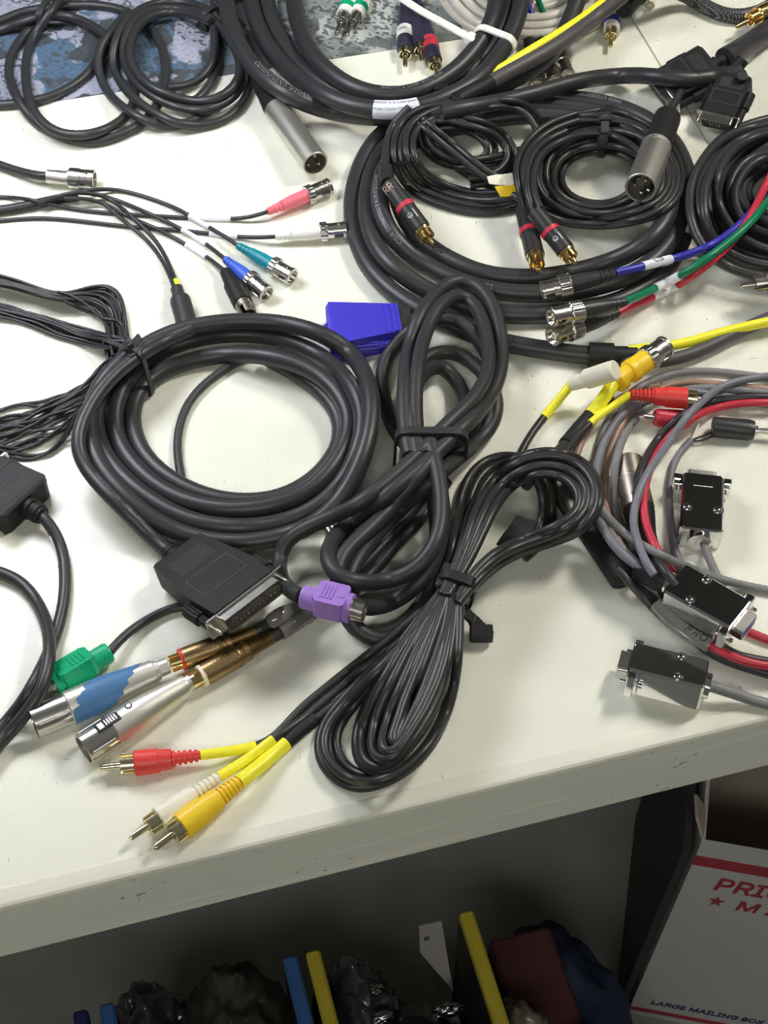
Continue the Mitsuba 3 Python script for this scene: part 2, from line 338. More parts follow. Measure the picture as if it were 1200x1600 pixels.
def xlr_male(th, base, tip, R=9.5, pins=3, fr=.42, metal='satin_nickel', label=None, rings=0, boot_r=.42, **kw):
    p = Plug(th, base, tip, R, **kw); L = p.L; a = fr * L
    p.add(None, lathe([(0, R * boot_r), (1, R * min(1, boot_r + .1)), (a * .45, R * (.66 if boot_r < .6 else boot_r + .1)), (a * .9, R * .95), (a, R * .96), (a, R * .5)]), 'plastic_black', label)
    prof = [(a - .3, R * .5), (a - .3, R * .97), (a + .4, R)]
    for k in range(rings): x = a + 2 + 2.2 * k; prof += [(x, R), (x + .2, R * .95), (x + .8, R * .95), (x + 1, R)]
    prof += [(L - .5, R), (L, R * .96), (L - .1, R * .86), (L - 19, R * .84), (L - 19, 0.3)]
    p.add('shell', lathe(prof, 36), metal)
    ang = [90 + 360 / pins * k for k in range(pins)] if pins == 3 else [30, 90, 150, 240, 300]
    g = [at(lathe([(L - 19, .1), (L - 19, 1.15), (L - 3, 1.15), (L - 2.2, .5)], 10), 0, R * .48 * math.cos(math.radians(q)), R * .48 * math.sin(math.radians(q))) for q in ang]
    p.add('contact_pins', cat(g), 'chrome'); p.add('insert', lathe([(L - 18.9, .1), (L - 18.9, R * .82), (L - 17.5, R * .82), (L - 17.5, .1)], 28), 'dark_insert')
    sc = lathe([(0, 1.5), (.5, 1.5), (.8, 1.1), (.8, .5)], 14); sc.apply_transform(trimesh.transformations.rotation_matrix(-math.pi / 2, [0, 1, 0])); sc.apply_transform(trimesh.transformations.rotation_matrix(math.radians(-18), [1, 0, 0], ))
    sc = at(sc, a + 5.5, math.sin(math.radians(18)) * R * .97, math.cos(math.radians(18)) * R * .97)
    p.add('screw', sc, 'nickel')
    return p
def minidin(th, base, tip, body, R=6.2, label=None, block=True, sym=None, **kw):
    p = Plug(th, base, tip, R, **kw); L = p.L
    b = [lathe([(0, R * .5), (.5, R * .72), (2, R * .8), (L * .26, R * .8), (L * .27, R * .95), (L * .74, R * .98), (L * .75, R * 1.02), (L * .8, R), (L * .805, R * .75)])]
    if block: b.append(hull([(x, sy * w, z) for x, w in ((L * .24, R * .78), (L * .3, R * 1.05), (L * .68, R * 1.05), (L * .72, R * .85)) for sy in (-1, 1) for z in (-R * .5, R * 1.0)]))
    p.add(None, cat(b), body, label)
    if block: p.add('grip_ribs', cat([bbox(1.1, R * 1.3, .7, .2, (L * (.34 + .055 * k), 0, R * 1.04)) for k in range(4)] + [bbox(4.5, 4, .4, .15, (L * .62, 0, R * 1.02))]), body)
    p.add('shell', pipe(L * .79, L, R * .62, R * .72), 'nickel')
    p.add('insert', lathe([(L * .79, R * .3), (L * .79, R * .6), (L * .87, R * .6), (L * .87, .3)], 18), 'socket_black')
    p.add('contact_pins', cat([at(lathe([(L * .85, .1), (L * .85, .5), (L * .96, .5), (L * .97, .2)], 8), 0, R * .36 * math.cos(k), R * .36 * math.sin(k)) for k in np.arange(6) * 1.047]), 'nickel')
    return p
def dsub(th, base, tip, W, H=11, body='plastic_black', rows=((13, 1), (12, -1)), pin_w=2.76, label=None, boot=.16, neck=.75, metal='nickel', shell=None, screws=True, screw_mat='plastic_black', grip=True, screw_r=3.6, screw_len=None, face_mat='nickel', lip=5.5, **kw):
    """A D-shaped connector: strain relief, hood, flange, shell and contact pins; W is the flange's width."""
    p = Plug(th, base, tip, H * .62, **kw); L = p.L; a, f = boot * L, L - lip - 1.2; h = H * .62
    b = [lathe([(0, H * .36)] + rib(.2, a, H * .42, H * .5, 2, .84) + [(a + 2, H * .46)])]
    b.append(hull([(x, sy * w, sz * z) for x, w, z in ((a, W * .5 * neck * .82, h * .86), (a + 2.5, W * .5 * neck, h), (f - (f - a) * .35, W * .39, h), (f, W * .37, h * .94)) for sy in (-1, 1) for sz in (-1, 1)]))
    p.add(None, cat(b), body, label)
    if grip:
        n = 15; g = [bbox((f - a) * .24, .6, .5, .15, (a + (f - a) * .26, W * .5 * neck * (-.66 + 1.32 * k / (n - 1)), h + .05)) for k in range(n)]
        g += [bbox((f - a) * .30, .7, .6, .2, (a + (f - a) * .62, sy * W * .5 * neck * .86, h + .05)) for sy in (-1, 1)] + [bbox(.7, W * neck * .86, .6, .2, (a + (f - a) * x, 0, h + .05)) for x in (.47, .77)]
        p.add('grip_ribs', cat(g), 'grip_grey' if body == 'plastic_black' else body)
    fl = Polygon([(-W / 2, -H / 2), (W / 2, -H / 2), (W / 2, H / 2), (-W / 2, H / 2)]).buffer(-1.5).buffer(1.5, quad_segs=3)
    p.add('flange', slab(fl, f, f + 1.2), metal)
    D = dshape(W * .735, H * .78); p.add('shell', slab(D.difference(D.buffer(-.6)), f + 1, L), metal)
    p.add('insert', slab(D.buffer(-.7), f + 1, f + 2.6), 'dark_insert' if face_mat == 'nickel' else face_mat)
    g = []
    for n, sgn in rows:
        for k in range(n): g.append(at(lathe([(f + 1.8, .1), (f + 1.8, .72), (L - 1.2, .72), (L - .5, .3)], 8), 0, (k - (n - 1) / 2) * pin_w, sgn * H * .14))
    p.add('contact_pins', cat(g), 'chrome')
    if screws:
        sl = screw_len or (f - a) * .72
        kn = lambda x, an, r: r * (1 + .05 * np.sign(np.sin(an * 9)))
        for sy in (-1, 1):
            p.add('thumb_screw', at(lathe([(f - sl, screw_r * .5), (f - sl, screw_r * .9), (f - sl + .6, screw_r), (f - sl * .45, screw_r), (f - sl * .44, screw_r * .7), (f - 1, screw_r * .7), (f - 1, .8)], 36, kn), 0, sy * W * .435, 0), screw_mat)
            p.add('screw_thread', at(lathe([(f - 1.5, .5), (f - 1.5, 1.3), (L + .8, 1.3), (L + 1.2, .8)], 12), 0, sy * W * .435, 0), 'nickel')
    return p
def metal_hood(th, base, tip, W=31, H=14.5, label=None, insert='socket_black', taper=.76, plate=True, **kw):
    """A small chromed nine-way hood: rounded case, side clips with screws, cable collar, flange and D face."""
    p = Plug(th, base, tip, H * .5, **kw); L = p.L; f = L - 7; h = H / 2
    def layer(w, x0, x1, z0, z1, b): return [(x, sy * (w - (b if e else 0)), z) for x, e in ((x0, 1), (x0 + b, 0), (x1 - b, 0), (x1, 1)) for sy in (-1, 1) for z in (z0, z1)]
    wb, wf = W * .395, W * .5 * taper
    pts = []
    for x, w in ((2.0, wb - 2), (3.5, wb), (f * .42, wb), (f * .5, wf - .6), (f - 1, wf), (f, wf - .5)):
        for sy in (-1, 1):
            for z, q in ((-h, 1.2), (-h + 1.2, 0), (h - 1.2, 0), (h, 1.2)): pts.append((x if x > 2.5 else x + q * .6, sy * (w - q), z))
    seam = lathe([(0, 0.2), (0, .3)], 4)
    lower = hull([q for q in pts if q[2] < 0] + [(x, y, -.25) for x, y, z in pts]); upper = hull([q for q in pts if q[2] > 0] + [(x, y, .25) for x, y, z in pts])
    mid = hull([(x * .985 + .2, y * .965, z) for x, y, _ in pts for z in (-.3, .3)])
    p.add(None, cat(lower, upper, mid), 'chrome', label, smooth=25)
    p.add('cable_collar', pipe(-1.2, 3.0, H * .27, H * .40), 'chrome')
    for sy in (-1, 1):
        p.add('case_screw', cat(at(lathe([(0, 1), (0, 3.4), (.5, 3.5), (.5, 2.9), (1.1, 2.5), (1.6, 1.6), (1.8, .3)], 24).apply_transform(trimesh.transformations.rotation_matrix(-math.pi / 2, [0, 1, 0])), f * .40, sy * wb * .70, h - .4)), 'chrome')
        p.add('side_clip', cat(bbox(4.5, 4.6, H * .78, .5, (f - 1.6, sy * (W * .5 - 1.2), 0)), bbox(1.0, 5.5, H * .55, .3, (f - 5.6, sy * (W * .5 - 2), 0))), 'chrome')
        p.add('jack_screw', cat(at(lathe([(f - 8, .6), (f - 8, 2.1), (f - 5, 2.1), (f - 5, 1.3), (L - 3, 1.3), (L - 2.6, .8)], 14), 0, sy * (W * .5 - 2.6), 0)), 'chrome')
    p.add('flange', slab(Polygon([(-W / 2, -6.2), (W / 2, -6.2), (W / 2, 6.2), (-W / 2, 6.2)]).buffer(-1).buffer(1, quad_segs=3), f, f + 1), 'nickel')
    D = dshape(W * .56, 8.6); p.add('shell', slab(D.difference(D.buffer(-.6)), f + .8, L), 'nickel')
    p.add('insert', slab(D.buffer(-.7), f + .8, L - (.15 if insert != 'socket_black' else 3)), insert)
    if plate: p.add('name_plate', bbox(3.2, W * .36, .5, .2, (f * .82, 0, h + .1)), 'chrome')
    return p
def boot_sleeve(th, name, base, tip, R, bsdf, prof=None, label=None, **kw):
    p = Plug(th, base, tip, R, name=name, **kw); L = p.L
    p.add(None, lathe(prof(L, R) if prof else [(0, R * .9), (.6, R), (L - .6, R), (L, R * .9)]), bsdf, label); return p
def tie(th, c, d, W, Ht, zc, name='cable_tie', bsdf='plastic_black', width=4.0, thick=1.2, head=None, tail=None, label=None):
    """A strap round a bundle: c pixel of its middle, d pixel direction of the bundle, W and Ht the half width and half height in mm at height zc."""
    own = [o for o in OBS if o[2] == th]; pts = np.vstack([o[0] for o in own]); rr = np.concatenate([o[1] for o in own])
    for it in range(4):                                    # the strap fits the strands that pass through it
        q = P([c, (c[0] + d[0], c[1] + d[1])], zc * 1e-3); ax = q[1] - q[0]; ax /= np.linalg.norm(ax); y = np.cross([0, 0, 1.0], ax); zz = np.cross(ax, y)
        rel = pts + [0, 0, TZ] - q[0]; al, acr = rel @ ax, rel @ y; ok = (abs(al) < .006) & (abs(acr) < W * 1.04e-3)
        if ok.sum() < 3: break
        lo, hi = (pts[ok, 2] - rr[ok]).min() * 1e3, (pts[ok, 2] + rr[ok]).max() * 1e3; zc = (lo + hi) / 2; Ht = (hi - lo) / 2 + .2
    if ok.sum() >= 3:
        yl, yh = (acr[ok] - rr[ok]).min() * 1e3, (acr[ok] + rr[ok]).max() * 1e3; W = (yh - yl) / 2 + .2; q = q + y * (yl + yh) * .5e-3
    a = np.linspace(0, 2 * np.pi, 41)[:-1]; n = len(a); e = .74
    cx, cz = W * np.sign(np.cos(a)) * abs(np.cos(a)) ** e, Ht * np.sign(np.sin(a)) * abs(np.sin(a)) ** e
    nx, nz = np.cos(a), np.sin(a)
    if ok.sum() >= 3:                                      # hug the strands: the hull of their cross-sections
        from shapely import union_all, Point
        yy = (acr[ok] * 1e3 - (yl + yh) * .5); hz = pts[ok, 2] * 1e3 - zc
        hl = union_all([Point(p_).buffer(r_ * 1e3 + .15, quad_segs=6) for p_, r_ in zip(zip(yy, hz), rr[ok])]).convex_hull.exterior
        e_ = np.array([hl.interpolate(x_, normalized=True).coords[0] for x_ in np.linspace(0, 1, n, endpoint=False)])
        if hl.is_ccw is False: e_ = e_[::-1]
        cx, cz = e_[:, 0], e_[:, 1]; dd = np.roll(e_, -1, 0) - np.roll(e_, 1, 0); dd /= np.linalg.norm(dd, axis=1, keepdims=True); nx, nz = dd[:, 1], -dd[:, 0]
    v = []
    for dx, k in ((-width / 2, 0), (width / 2, 0), (width / 2, 1), (-width / 2, 1)): v.append(np.stack([a * 0 + dx, cx + k * thick * nx, cz + k * thick * nz], 1))
    v = np.stack(v, 1).reshape(-1, 3); f = []
    for k in range(n):
        for s in range(4):
            A, B, C, D = 4 * k + s, 4 * k + (s + 1) % 4, 4 * ((k + 1) % n) + (s + 1) % 4, 4 * ((k + 1) % n) + s; f += [[A, B, C], [A, C, D]]
    ring = trimesh.Trimesh(v, f, process=False); ring.fix_normals()
    M = np.eye(4); M[:3, 0], M[:3, 1], M[:3, 2], M[:3, 3] = ax, y, zz, q[0]
    ring.apply_scale(1e-3); ring.apply_transform(M); k = put(th + '__' + name, ring, bsdf, 35)
    if label: plab(k, label)
    if head is not None:
        an = math.radians(head); hb = cat(bbox(width * 1.55, 6.5, 4.6, .5), bbox(width * .7, 3, .8, .2, (0, 0, 2.6)))
        R = trimesh.transformations.rotation_matrix(an - math.pi / 2, [1, 0, 0]); hb.apply_transform(R)
        hb.apply_translation([0, (W + 2) * math.cos(an), (Ht + 2) * math.sin(an)]); hb.apply_scale(1e-3); hb.apply_transform(M); put(k + '__head', hb, bsdf)
    if tail is not None:
        tq = drape_free(tail); put(k + '__tail', strap(tq, width, thick), bsdf)
    return k
def drape_free(spec):
    pts, pins = parse(spec); f, s, u, cs = spline(pts); uu = np.linspace(0, u[-1], 40 * len(pts)); n = 24; t = np.linspace(0, s[-1], n)
    z = np.interp(np.interp(t, s, uu), [u[i] for i in pins], [pins[i] for i in pins]); return P(np.stack([np.interp(t, s, f[:, k]) for k in (0, 1)], 1), z)
def strap(q, w, th):
    t, s, u = frames(q); v = []
    for a, b in ((-1, -1), (1, -1), (1, 1), (-1, 1)): v.append(q + s * a * w * .5e-3 + u * b * th * .5e-3)
    v = np.stack(v, 1).reshape(-1, 3); n = len(q); f = []
    for k in range(n - 1):
        for e in range(4): A, B, C, D = 4 * k + e, 4 * k + (e + 1) % 4, 4 * k + 4 + (e + 1) % 4, 4 * k + 4 + e; f += [[A, B, C], [A, C, D]]
    b = 4 * (n - 1); f += [[0, 2, 1], [0, 3, 2], [b, b + 1, b + 2], [b, b + 2, b + 3]]
    m = trimesh.Trimesh(v, f, process=False); m.fix_normals(); return m
# ---------------------------------------------------------------- bench, floor and what stands under the bench
E0, E1 = P([[0, 1418], [1200, 1124]], 0)
BE = (E1 - E0) / np.linalg.norm(E1 - E0); BN = np.array([-BE[1], BE[0], 0]); SEAM = float((P([1010, 66], 0)[0] - E0) @ BE)
ray = rays([600, 1345])[0]; tt = ((E0 - CAM) @ BN) / (ray @ BN); THICK = TZ - (CAM + ray * tt)[2]
def B(s, d, z): return E0 + BE * s + BN * d + np.array([0, 0, z - TZ])
BM = np.eye(4); BM[:3, 0], BM[:3, 1], BM[:3, 3] = BE, BN, E0 - [0, 0, TZ]
def bplace(m): m = m.copy(); m.apply_transform(BM); return m
def paint_fn(p, n, uv):
    g = fbm(p.x * 9, p.y * 9, p.z * 9, 3); smudge = smoothstep(.52, .75, fbm(p.x * 16 + 5, p.y * 16, p.z * 16, 4))
    speck = smoothstep(.94, .97, noise(p.x * 420, p.y * 420, 3.0)) * smoothstep(.55, .65, noise(p.x * 26, p.y * 26, 6.0))
    return mix((.755, .757, .645), (.79, .792, .685), g) * (1 - .05 * smudge) * (1 - .35 * speck)
def edge_fn(p, n, uv):
    along = p.x * float(BE[0]) + p.y * float(BE[1])
    g = fbm(along * 14, p.z * 60, 1.0, 3); face = smoothstep(float(TZ) - .003, float(TZ) - .008, p.z)
    scr = smoothstep(.62, .72, noise(along * 10, p.z * 700 - along * 40, 2.0)) * smoothstep(.5, .65, noise(along * 7, p.z * 50, 5.0)) * face
    dot = smoothstep(.88, .93, noise(along * 260, p.z * 300, 7.0)) * smoothstep(.6, .7, noise(along * 30, p.z * 40, 9.0)) * face
    return mix((.70, .70, .595), (.75, .75, .64), g) * (1 + .10 * scr) * (1 - .5 * dot)
mat('bench_paint', mikit.proc(paint_fn), .30, spec=.5)
mat('edge_paint', mikit.proc(edge_fn), .38, spec=.45)
mat('bench_steel', (.25, .25, .24), .5)
bench = thing('workbench', 'white painted workbench top with a thick front edge, covered in cables', 'workbench')
LIP = 0.0105
def board(s0, s1): return bplace(trimesh.creation.box(bounds=[[s0, LIP, TZ - .022], [s1, 1.35, TZ]]))
put('workbench__top_board', board(-1.2, SEAM - .0008), 'bench_paint', False)
put('workbench__top_board', board(SEAM + .0008, 2.2), 'bench_paint', False)
pr = [(0, -THICK), (0, -.0035), (.0007, -.0016), (.002, -.0006), (.004, -.0002), (LIP - .0012, .0004), (LIP - .0004, .0003), (LIP, 0), (LIP, -.0235), (LIP + .012, -.024), (LIP + .012, -THICK)]
strip = slab(Polygon(pr), -1.2, 2.2); strip.apply_translation([0, 0, TZ]); put('workbench__front_edge', bplace(strip), 'edge_paint', 20)
for s, d in ((-1.1, .08), (2.1, .08), (-1.1, 1.25), (2.1, 1.25)): put('workbench__leg', bplace(trimesh.creation.box(bounds=[[s, d, 0], [s + .05, d + .05, TZ - .022]])), 'bench_steel', False)

mat('floor_concrete', mikit.proc(lambda p, n, uv: mix((.24, .245, .225), (.30, .30, .28), fbm(p.x * 12, p.y * 12, 0.0, 3))), .8)
put('floor', trimesh.creation.box(bounds=[[-3, -2, -.05], [3, 3.2, 0]]), 'floor_concrete', False); labels['floor'] = dict(label='dark floor under the bench', kind='structure')

mat('wall_paint', (.07, .068, .062), .7)
put('wall_back_added', trimesh.creation.box(bounds=[[-3, 2.5, 0], [3, 2.56, 4.2]]), 'wall_paint', False); labels['wall_back_added'] = dict(label='unseen dark wall added behind the bench to darken the chrome reflections', kind='structure')  # out of view; put in so the chrome tops mirror something dark
# mailing box under the right end of the bench
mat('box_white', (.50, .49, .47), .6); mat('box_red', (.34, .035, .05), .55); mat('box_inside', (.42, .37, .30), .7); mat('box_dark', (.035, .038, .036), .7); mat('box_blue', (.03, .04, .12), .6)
A0 = P([980, 1583], -TZ)[0]; best = min(np.linspace(-.45, -.25, 81), key=lambda z: np.linalg.norm(np.cross(P([1096, 1316], z)[0] - A0, [0, 0, 1])))
B0 = P([1096, 1316], best)[0]; C0 = P([1200, 1334], best)[0]; ex = (C0 - B0) / np.linalg.norm(C0 - B0)
ez = B0 - A0; BOXH = np.linalg.norm(ez); ez /= BOXH; ey = np.cross([0, 0, 1], ex); ey /= np.linalg.norm(ey)      # the open box leans a little out of square
XM = np.eye(4); XM[:3, 0], XM[:3, 1], XM[:3, 2], XM[:3, 3] = ex, ey, ez, A0
BW, BD, bt = .30, .15, .003
def bx(x0, x1, y0, y1, z0, z1): m = trimesh.creation.box(bounds=[[x0, y0, z0], [x1, y1, z1]]); m.apply_transform(XM); return m
mbox = thing('mailing_box', 'white and red cardboard mailing box standing open on the floor under the bench', 'box')
put('mailing_box__front_panel', bx(0, BW, 0, bt, 0, BOXH), 'box_white', False)
put('mailing_box__side_panel', bx(0, bt, bt, BD, 0, BOXH), 'box_white', False); put('mailing_box__side_panel', bx(BW - bt, BW, bt, BD, 0, BOXH), 'box_white', False)
put('mailing_box__back_panel', bx(bt, BW - bt, BD - bt, BD, 0, BOXH), 'box_inside', False); put('mailing_box__bottom_panel', bx(bt, BW - bt, bt, BD - bt, 0, bt), 'box_inside', False)
def flap(pts, th=.0025):
    p = np.array(pts, float); nn = np.cross(p[1] - p[0], p[2] - p[0]); nn /= np.linalg.norm(nn); m = hull(np.vstack([p, p + nn * th])); m.apply_transform(XM); return m
put('mailing_box__flap', flap([(-.001, .004, BOXH), (-.001, .03, BOXH), (-.012, .028, BOXH + .022), (-.010, .008, BOXH + .024)]), 'box_inside', False)
put('mailing_box__edge_stripe', bx(-.0004, BW, -.0005, 0, BOXH * .895, BOXH * .938), 'box_red', False); put('mailing_box__edge_stripe', bx(-.0004, BW, -.0005, 0, .012, .020), 'box_red', False)
def box_text(word, h, x, z, bsdf, sx=1.0, shear=.12, bold=True):
    m = meshkit.text_mesh(word, h, .0004, bold=bold); v = np.array(m.vertices); w = np.stack([x + (v[:, 0] + v[:, 1] * shear) * sx, -.0002 - v[:, 2], z + v[:, 1]], 1)
    m = trimesh.Trimesh(w, m.faces, process=False); m.apply_transform(XM); put('mailing_box__lettering', m, bsdf, False)
box_text('PRIORITY', .0215, .022, BOXH * .795, 'box_red', .82); box_text('M A I L', .0165, .046, BOXH * .715, 'box_red', .95)
st = Polygon([(math.sin(k * math.pi / 5) * (1 if k % 2 == 0 else .42), math.cos(k * math.pi / 5) * (1 if k % 2 == 0 else .42)) for k in range(10)])
sm = trimesh.creation.extrude_polygon(st, .0004, engine='earcut'); v = np.array(sm.vertices); sm = trimesh.Trimesh(np.stack([.031 + v[:, 0] * .0065, -.0002 - v[:, 2], BOXH * .738 + v[:, 1] * .0095], 1), sm.faces, process=False); sm.apply_transform(XM); put('mailing_box__star', sm, 'box_red', False)
box_text('LARGE MAILING BOX', .0088, .016, .034, 'box_blue', .84)
thing('added_dark_board', 'dark grey board added to cover the pale left side of the mailing box', 'board'); put('added_dark_board', bx(-.012, -.006, -.004, .21, 0, BOXH * .97), 'box_dark', False)  # board added in place of shade, hiding the white side panel

# storage bins on the floor
RZ = .30
def sd(pix, z): q = P(pix, z - TZ)[0] - E0; return float(q @ BE), float(q @ BN)
s_y1, d_b = sd((506, 1540), RZ)[0], sd((728, 1428), RZ)[1]; s_y2 = sd((752, 1520), RZ)[0]; s_b = sd((462, 1556), RZ)[0]
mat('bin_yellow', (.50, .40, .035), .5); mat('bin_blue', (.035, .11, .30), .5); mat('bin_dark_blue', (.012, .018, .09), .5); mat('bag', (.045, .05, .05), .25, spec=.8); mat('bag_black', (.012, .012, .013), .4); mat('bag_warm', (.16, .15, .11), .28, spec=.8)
mat('card_paper', (.34, .33, .29), .7); mat('box_maroon', (.075, .02, .023), .6); mat('cloth_blue', (.012, .02, .055), .8); mat('bag_blue', (.02, .06, .13), .35); mat('brown_paper', (.03, .026, .02), .7); mat('foil', (.55, .56, .56), .18, 1.)
def bin_(key, s0, s1, bsdf, label, w=.0115):
    th = thing(key, label, 'storage bin'); d0 = d_b - .36; lo = .02
    def pb(n, *b): put(th + '__' + n, bplace(trimesh.creation.box(bounds=b)), 'plastic_black', False)
    pb('side_wall', [s0, d0, lo], [s0 + .003, d_b, RZ]); pb('side_wall', [s1 - .003, d0, lo], [s1, d_b, RZ]); pb('back_wall', [s0, d_b - .003, lo], [s1, d_b, RZ - .22]); pb('front_wall', [s0, d0, lo], [s1, d0 + .003, RZ - .08]); pb('base', [s0, d0, 0], [s1, d_b, lo])
    rim = slab(Polygon([(0, 0), (w, 0), (w, -.002), (.003, -.002), (.003, -.012), (0, -.012)]), 0, 1)
    for x, sg in ((s0, -1), (s1, 1)):
        m = bbox(w, .36, .014, .002); m.apply_translation([x + sg * w * .2, d_b - .18, RZ]); put(th + '__rim', bplace(m), bsdf, 20)
    return th
by = bin_('storage_bin', s_y1, s_y2, 'bin_yellow', 'yellow rimmed bin with plastic bags and a white card inside')
bb = bin_('storage_bin', s_b - .14, s_b, 'bin_blue', 'blue rimmed bin with a clip on its side, left of the yellow bin')
for k in (0, .014): put(bb + '__clip', bplace(bbox(.014, .004, .006, .001, (s_b + .010, d_b - .115 - k, RZ))), 'bin_blue', 20)
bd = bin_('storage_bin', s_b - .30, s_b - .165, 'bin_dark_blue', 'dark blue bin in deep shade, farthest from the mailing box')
def crumple(key, label, cat_, c, size, bsdf, seed, amp=.35, sub=4, flat=.6):
    m = trimesh.creation.icosphere(subdivisions=sub); v = np.array(m.vertices)
    k = 1 + amp * (meshkit.fbm(v * 2.1 + seed, 4, seed) - .5) * 2 + amp * .5 * np.abs(meshkit.noise(v * 5 + seed, seed + 3) - .5)
    v = v * k[:, None] * np.array(size); lo = v[:, 2].min(); v[:, 2] -= lo
    th = thing(key, label, cat_); put(th, bplace(trimesh.Trimesh(v + np.array(c), m.faces, process=False)), bsdf, 35); return th
def sdz(pix, z): s, d = sd(pix, z); return s, d
s, d = sdz((560, 1570), .25); crumple('plastic_bag', 'crumpled clear plastic bag in the yellow bin, beside its left wall', 'bag', (s, d, .021), (.038, .06, .11), 'bag', 3)
crumple('added_black_bag', 'black bag added to the yellow rimmed bin to hide its lit inner wall', 'bag', ((s_y1 + s_y2) / 2 + .008, d_b - .15, .021), (.05, .13, .145), 'bag_black', 77, .12)  # dark lump added so the lit bin wall stays hidden
s, d = sdz((655, 1590), .25); crumple('plastic_bag', 'shiny crumpled plastic bag in the yellow bin, below the white card', 'bag', (s + .005, d - .02, .021), (.04, .05, .11), 'bag', 8)
for n, (px_, z_) in enumerate((((575, 1545), .262), ((590, 1590), .262), ((700, 1575), .262))):
    s, d = sdz(px_, z_); crumple('foil_wrapper', ('small shiny wrapper on the clear bag, highest of three', 'small shiny wrapper nearest the yellow rim on the left', 'small shiny wrapper below the white card')[n], 'wrapper', (s, d, z_ - .012), (.012, .005, .006), 'foil', 20 + n, .6, 3)
cp = [(655, 1447), (690, 1440), (708, 1548), (656, 1488)]; cq = np.vstack([P([p], RZ - .05 - TZ - .0006 * (p[1] - 1440)) for p in cp]); cn = np.cross(cq[1] - cq[0], cq[2] - cq[0]); cn /= np.linalg.norm(cn) * np.sign(np.cross(cq[1] - cq[0], cq[2] - cq[0])[2])
thing('card', 'white paper card with small dark print, standing in the yellow bin', 'card'); put('card__sheet', hull(np.vstack([cq, cq - cn * .0015])), 'card_paper', False)
tm = meshkit.text_mesh('ANSA', .0042, .0004, bold=True); v = np.array(tm.vertices); e1 = cq[1] - cq[0]; e1 /= np.linalg.norm(e1); e1 = e1 + np.array([0, .25, 0]); e1 /= np.linalg.norm(e1); e2 = np.cross(cn, e1)
o = P([663, 1470], RZ - .05 - TZ - .018)[0]; put('card__lettering', trimesh.Trimesh(o + e1 * v[:, :1] * .9 + e2 * v[:, 1:2] + cn * (v[:, 2:] + .001), tm.faces, process=False), 'print_black', False)
s, d = sdz((745, 1570), .2); m = bbox(.018, .03, .10, .003, (s - .022, d, .021 + .10)); thing('small_carton', 'small white carton against the right wall of the yellow bin', 'carton'); put('small_carton', bplace(m), 'card_paper', 20)
sr, dr_ = sdz((800, 1455), .27); thing('maroon_carton', 'dark red carton standing to the right of the yellow bin', 'carton'); put('maroon_carton', bplace(bbox(.055, .10, .225, .003, (sr + .014, dr_ - .035, .1125))), 'box_maroon', 20)
s, d = sdz((800, 1560), .26); crumple('plastic_bag', 'cloudy plastic bag leaning between the yellow bin and the dark red carton', 'bag', (s + .002, d - .03, 0), (.03, .05, .142), 'bag_warm', 15, .2)
s, d = sdz((890, 1500), .22); crumple('blue_cloth', 'dark blue cloth bag heaped on the floor left of the mailing box', 'bag', (s, d - .03, 0), (.05, .10, .105), 'cloth_blue', 31, .25)
s, d = sdz((892, 1598), .25); crumple('blue_bag', 'small bright blue plastic bag in front of the dark blue cloth bag', 'bag', (s, d - .03, 0), (.03, .035, .135), 'bag_blue', 41, .2)
s, d = sdz((230, 1590), .22); crumple('grey_clutter', 'grey plastic wrap lying in the dark blue bin', 'wrap', (s, d, .021), (.04, .05, .10), 'bag', 51, .3)
s, d = sdz((365, 1570), .24); crumple('brown_clutter', 'brown paper bundle inside the blue rimmed bin', 'bundle', (s, d, .021), (.045, .06, .11), 'brown_paper', 61, .3)

# ---------------------------------------------------------------- mottled sheet under the cables at the back
def camo_fn(p, n, uv):
    a = fbm(p.x * 40, p.y * 40, 1.0, 4); b = fbm(p.x * 52 + 9, p.y * 52, 4.0, 4); right = smoothstep(-.17, -.05, p.x)
    lite = mix((.30, .315, .39), (.40, .42, .405), right); mid = mix((.075, .125, .19), (.22, .245, .24), right)
    c = mix(lite, mid, smoothstep(.47, .56, a))
    c = mix(c, mix((.055, .065, .075), (.14, .155, .15), right), smoothstep(.56, .62, b))
    c = c * (.82 + .36 * noise(p.x * 500, p.y * 900, 5.0))
    sp = smoothstep(.56, .64, noise(p.x * 420 + p.y * 160, p.y * 380, 2.0)) * smoothstep(.40, .52, fbm(p.x * 60, p.y * 60, 8.0, 2))
    return mix(c, (.07, .075, .08), sp * .85)
scene['camo'] = dict(type='twosided', bsdf=dict(type='bumpmap', arbitrary=mikit.proc(lambda p, n, uv: .0004 * fbm(p.x * 160, p.y * 160, 0.0, 2), eps=8e-4), scale=1.0,
                     bsdf=dict(type='principled', base_color=mikit.proc(camo_fn), roughness=.34, specular=.6)))
sheet = thing('camouflage_sheet', 'blue and grey mottled sheet under the coils at the back of the bench', 'sheet')
s0, d0 = sd((0, 172), TZ); s1, d1 = sd((730, 60), TZ)
g = np.stack(np.meshgrid(np.linspace(s0 - .12, s1, 120), np.linspace(0, 1, 70)), -1).reshape(-1, 2); lo = d0 + (g[:, 0] - s0) / (s1 - s0) * (d1 - d0)
D = lo + g[:, 1] * (1.16 - lo) * np.where(1, 1, 1); zz = .0006 + .0009 * meshkit.noise(np.column_stack([g[:, 0] * 18, D * 18, D * 0]), 3) * np.clip(g[:, 1] * 8, 0, 1)
v = np.stack([g[:, 0], D, TZ + zz], 1); i = np.arange(120 * 69).reshape(69, 120)[:, :-1].ravel(); fq = np.stack([i, i + 1, i + 121, i + 120], 1); fq = np.vstack([fq[:, [0, 1, 2]], fq[:, [0, 2, 3]]])
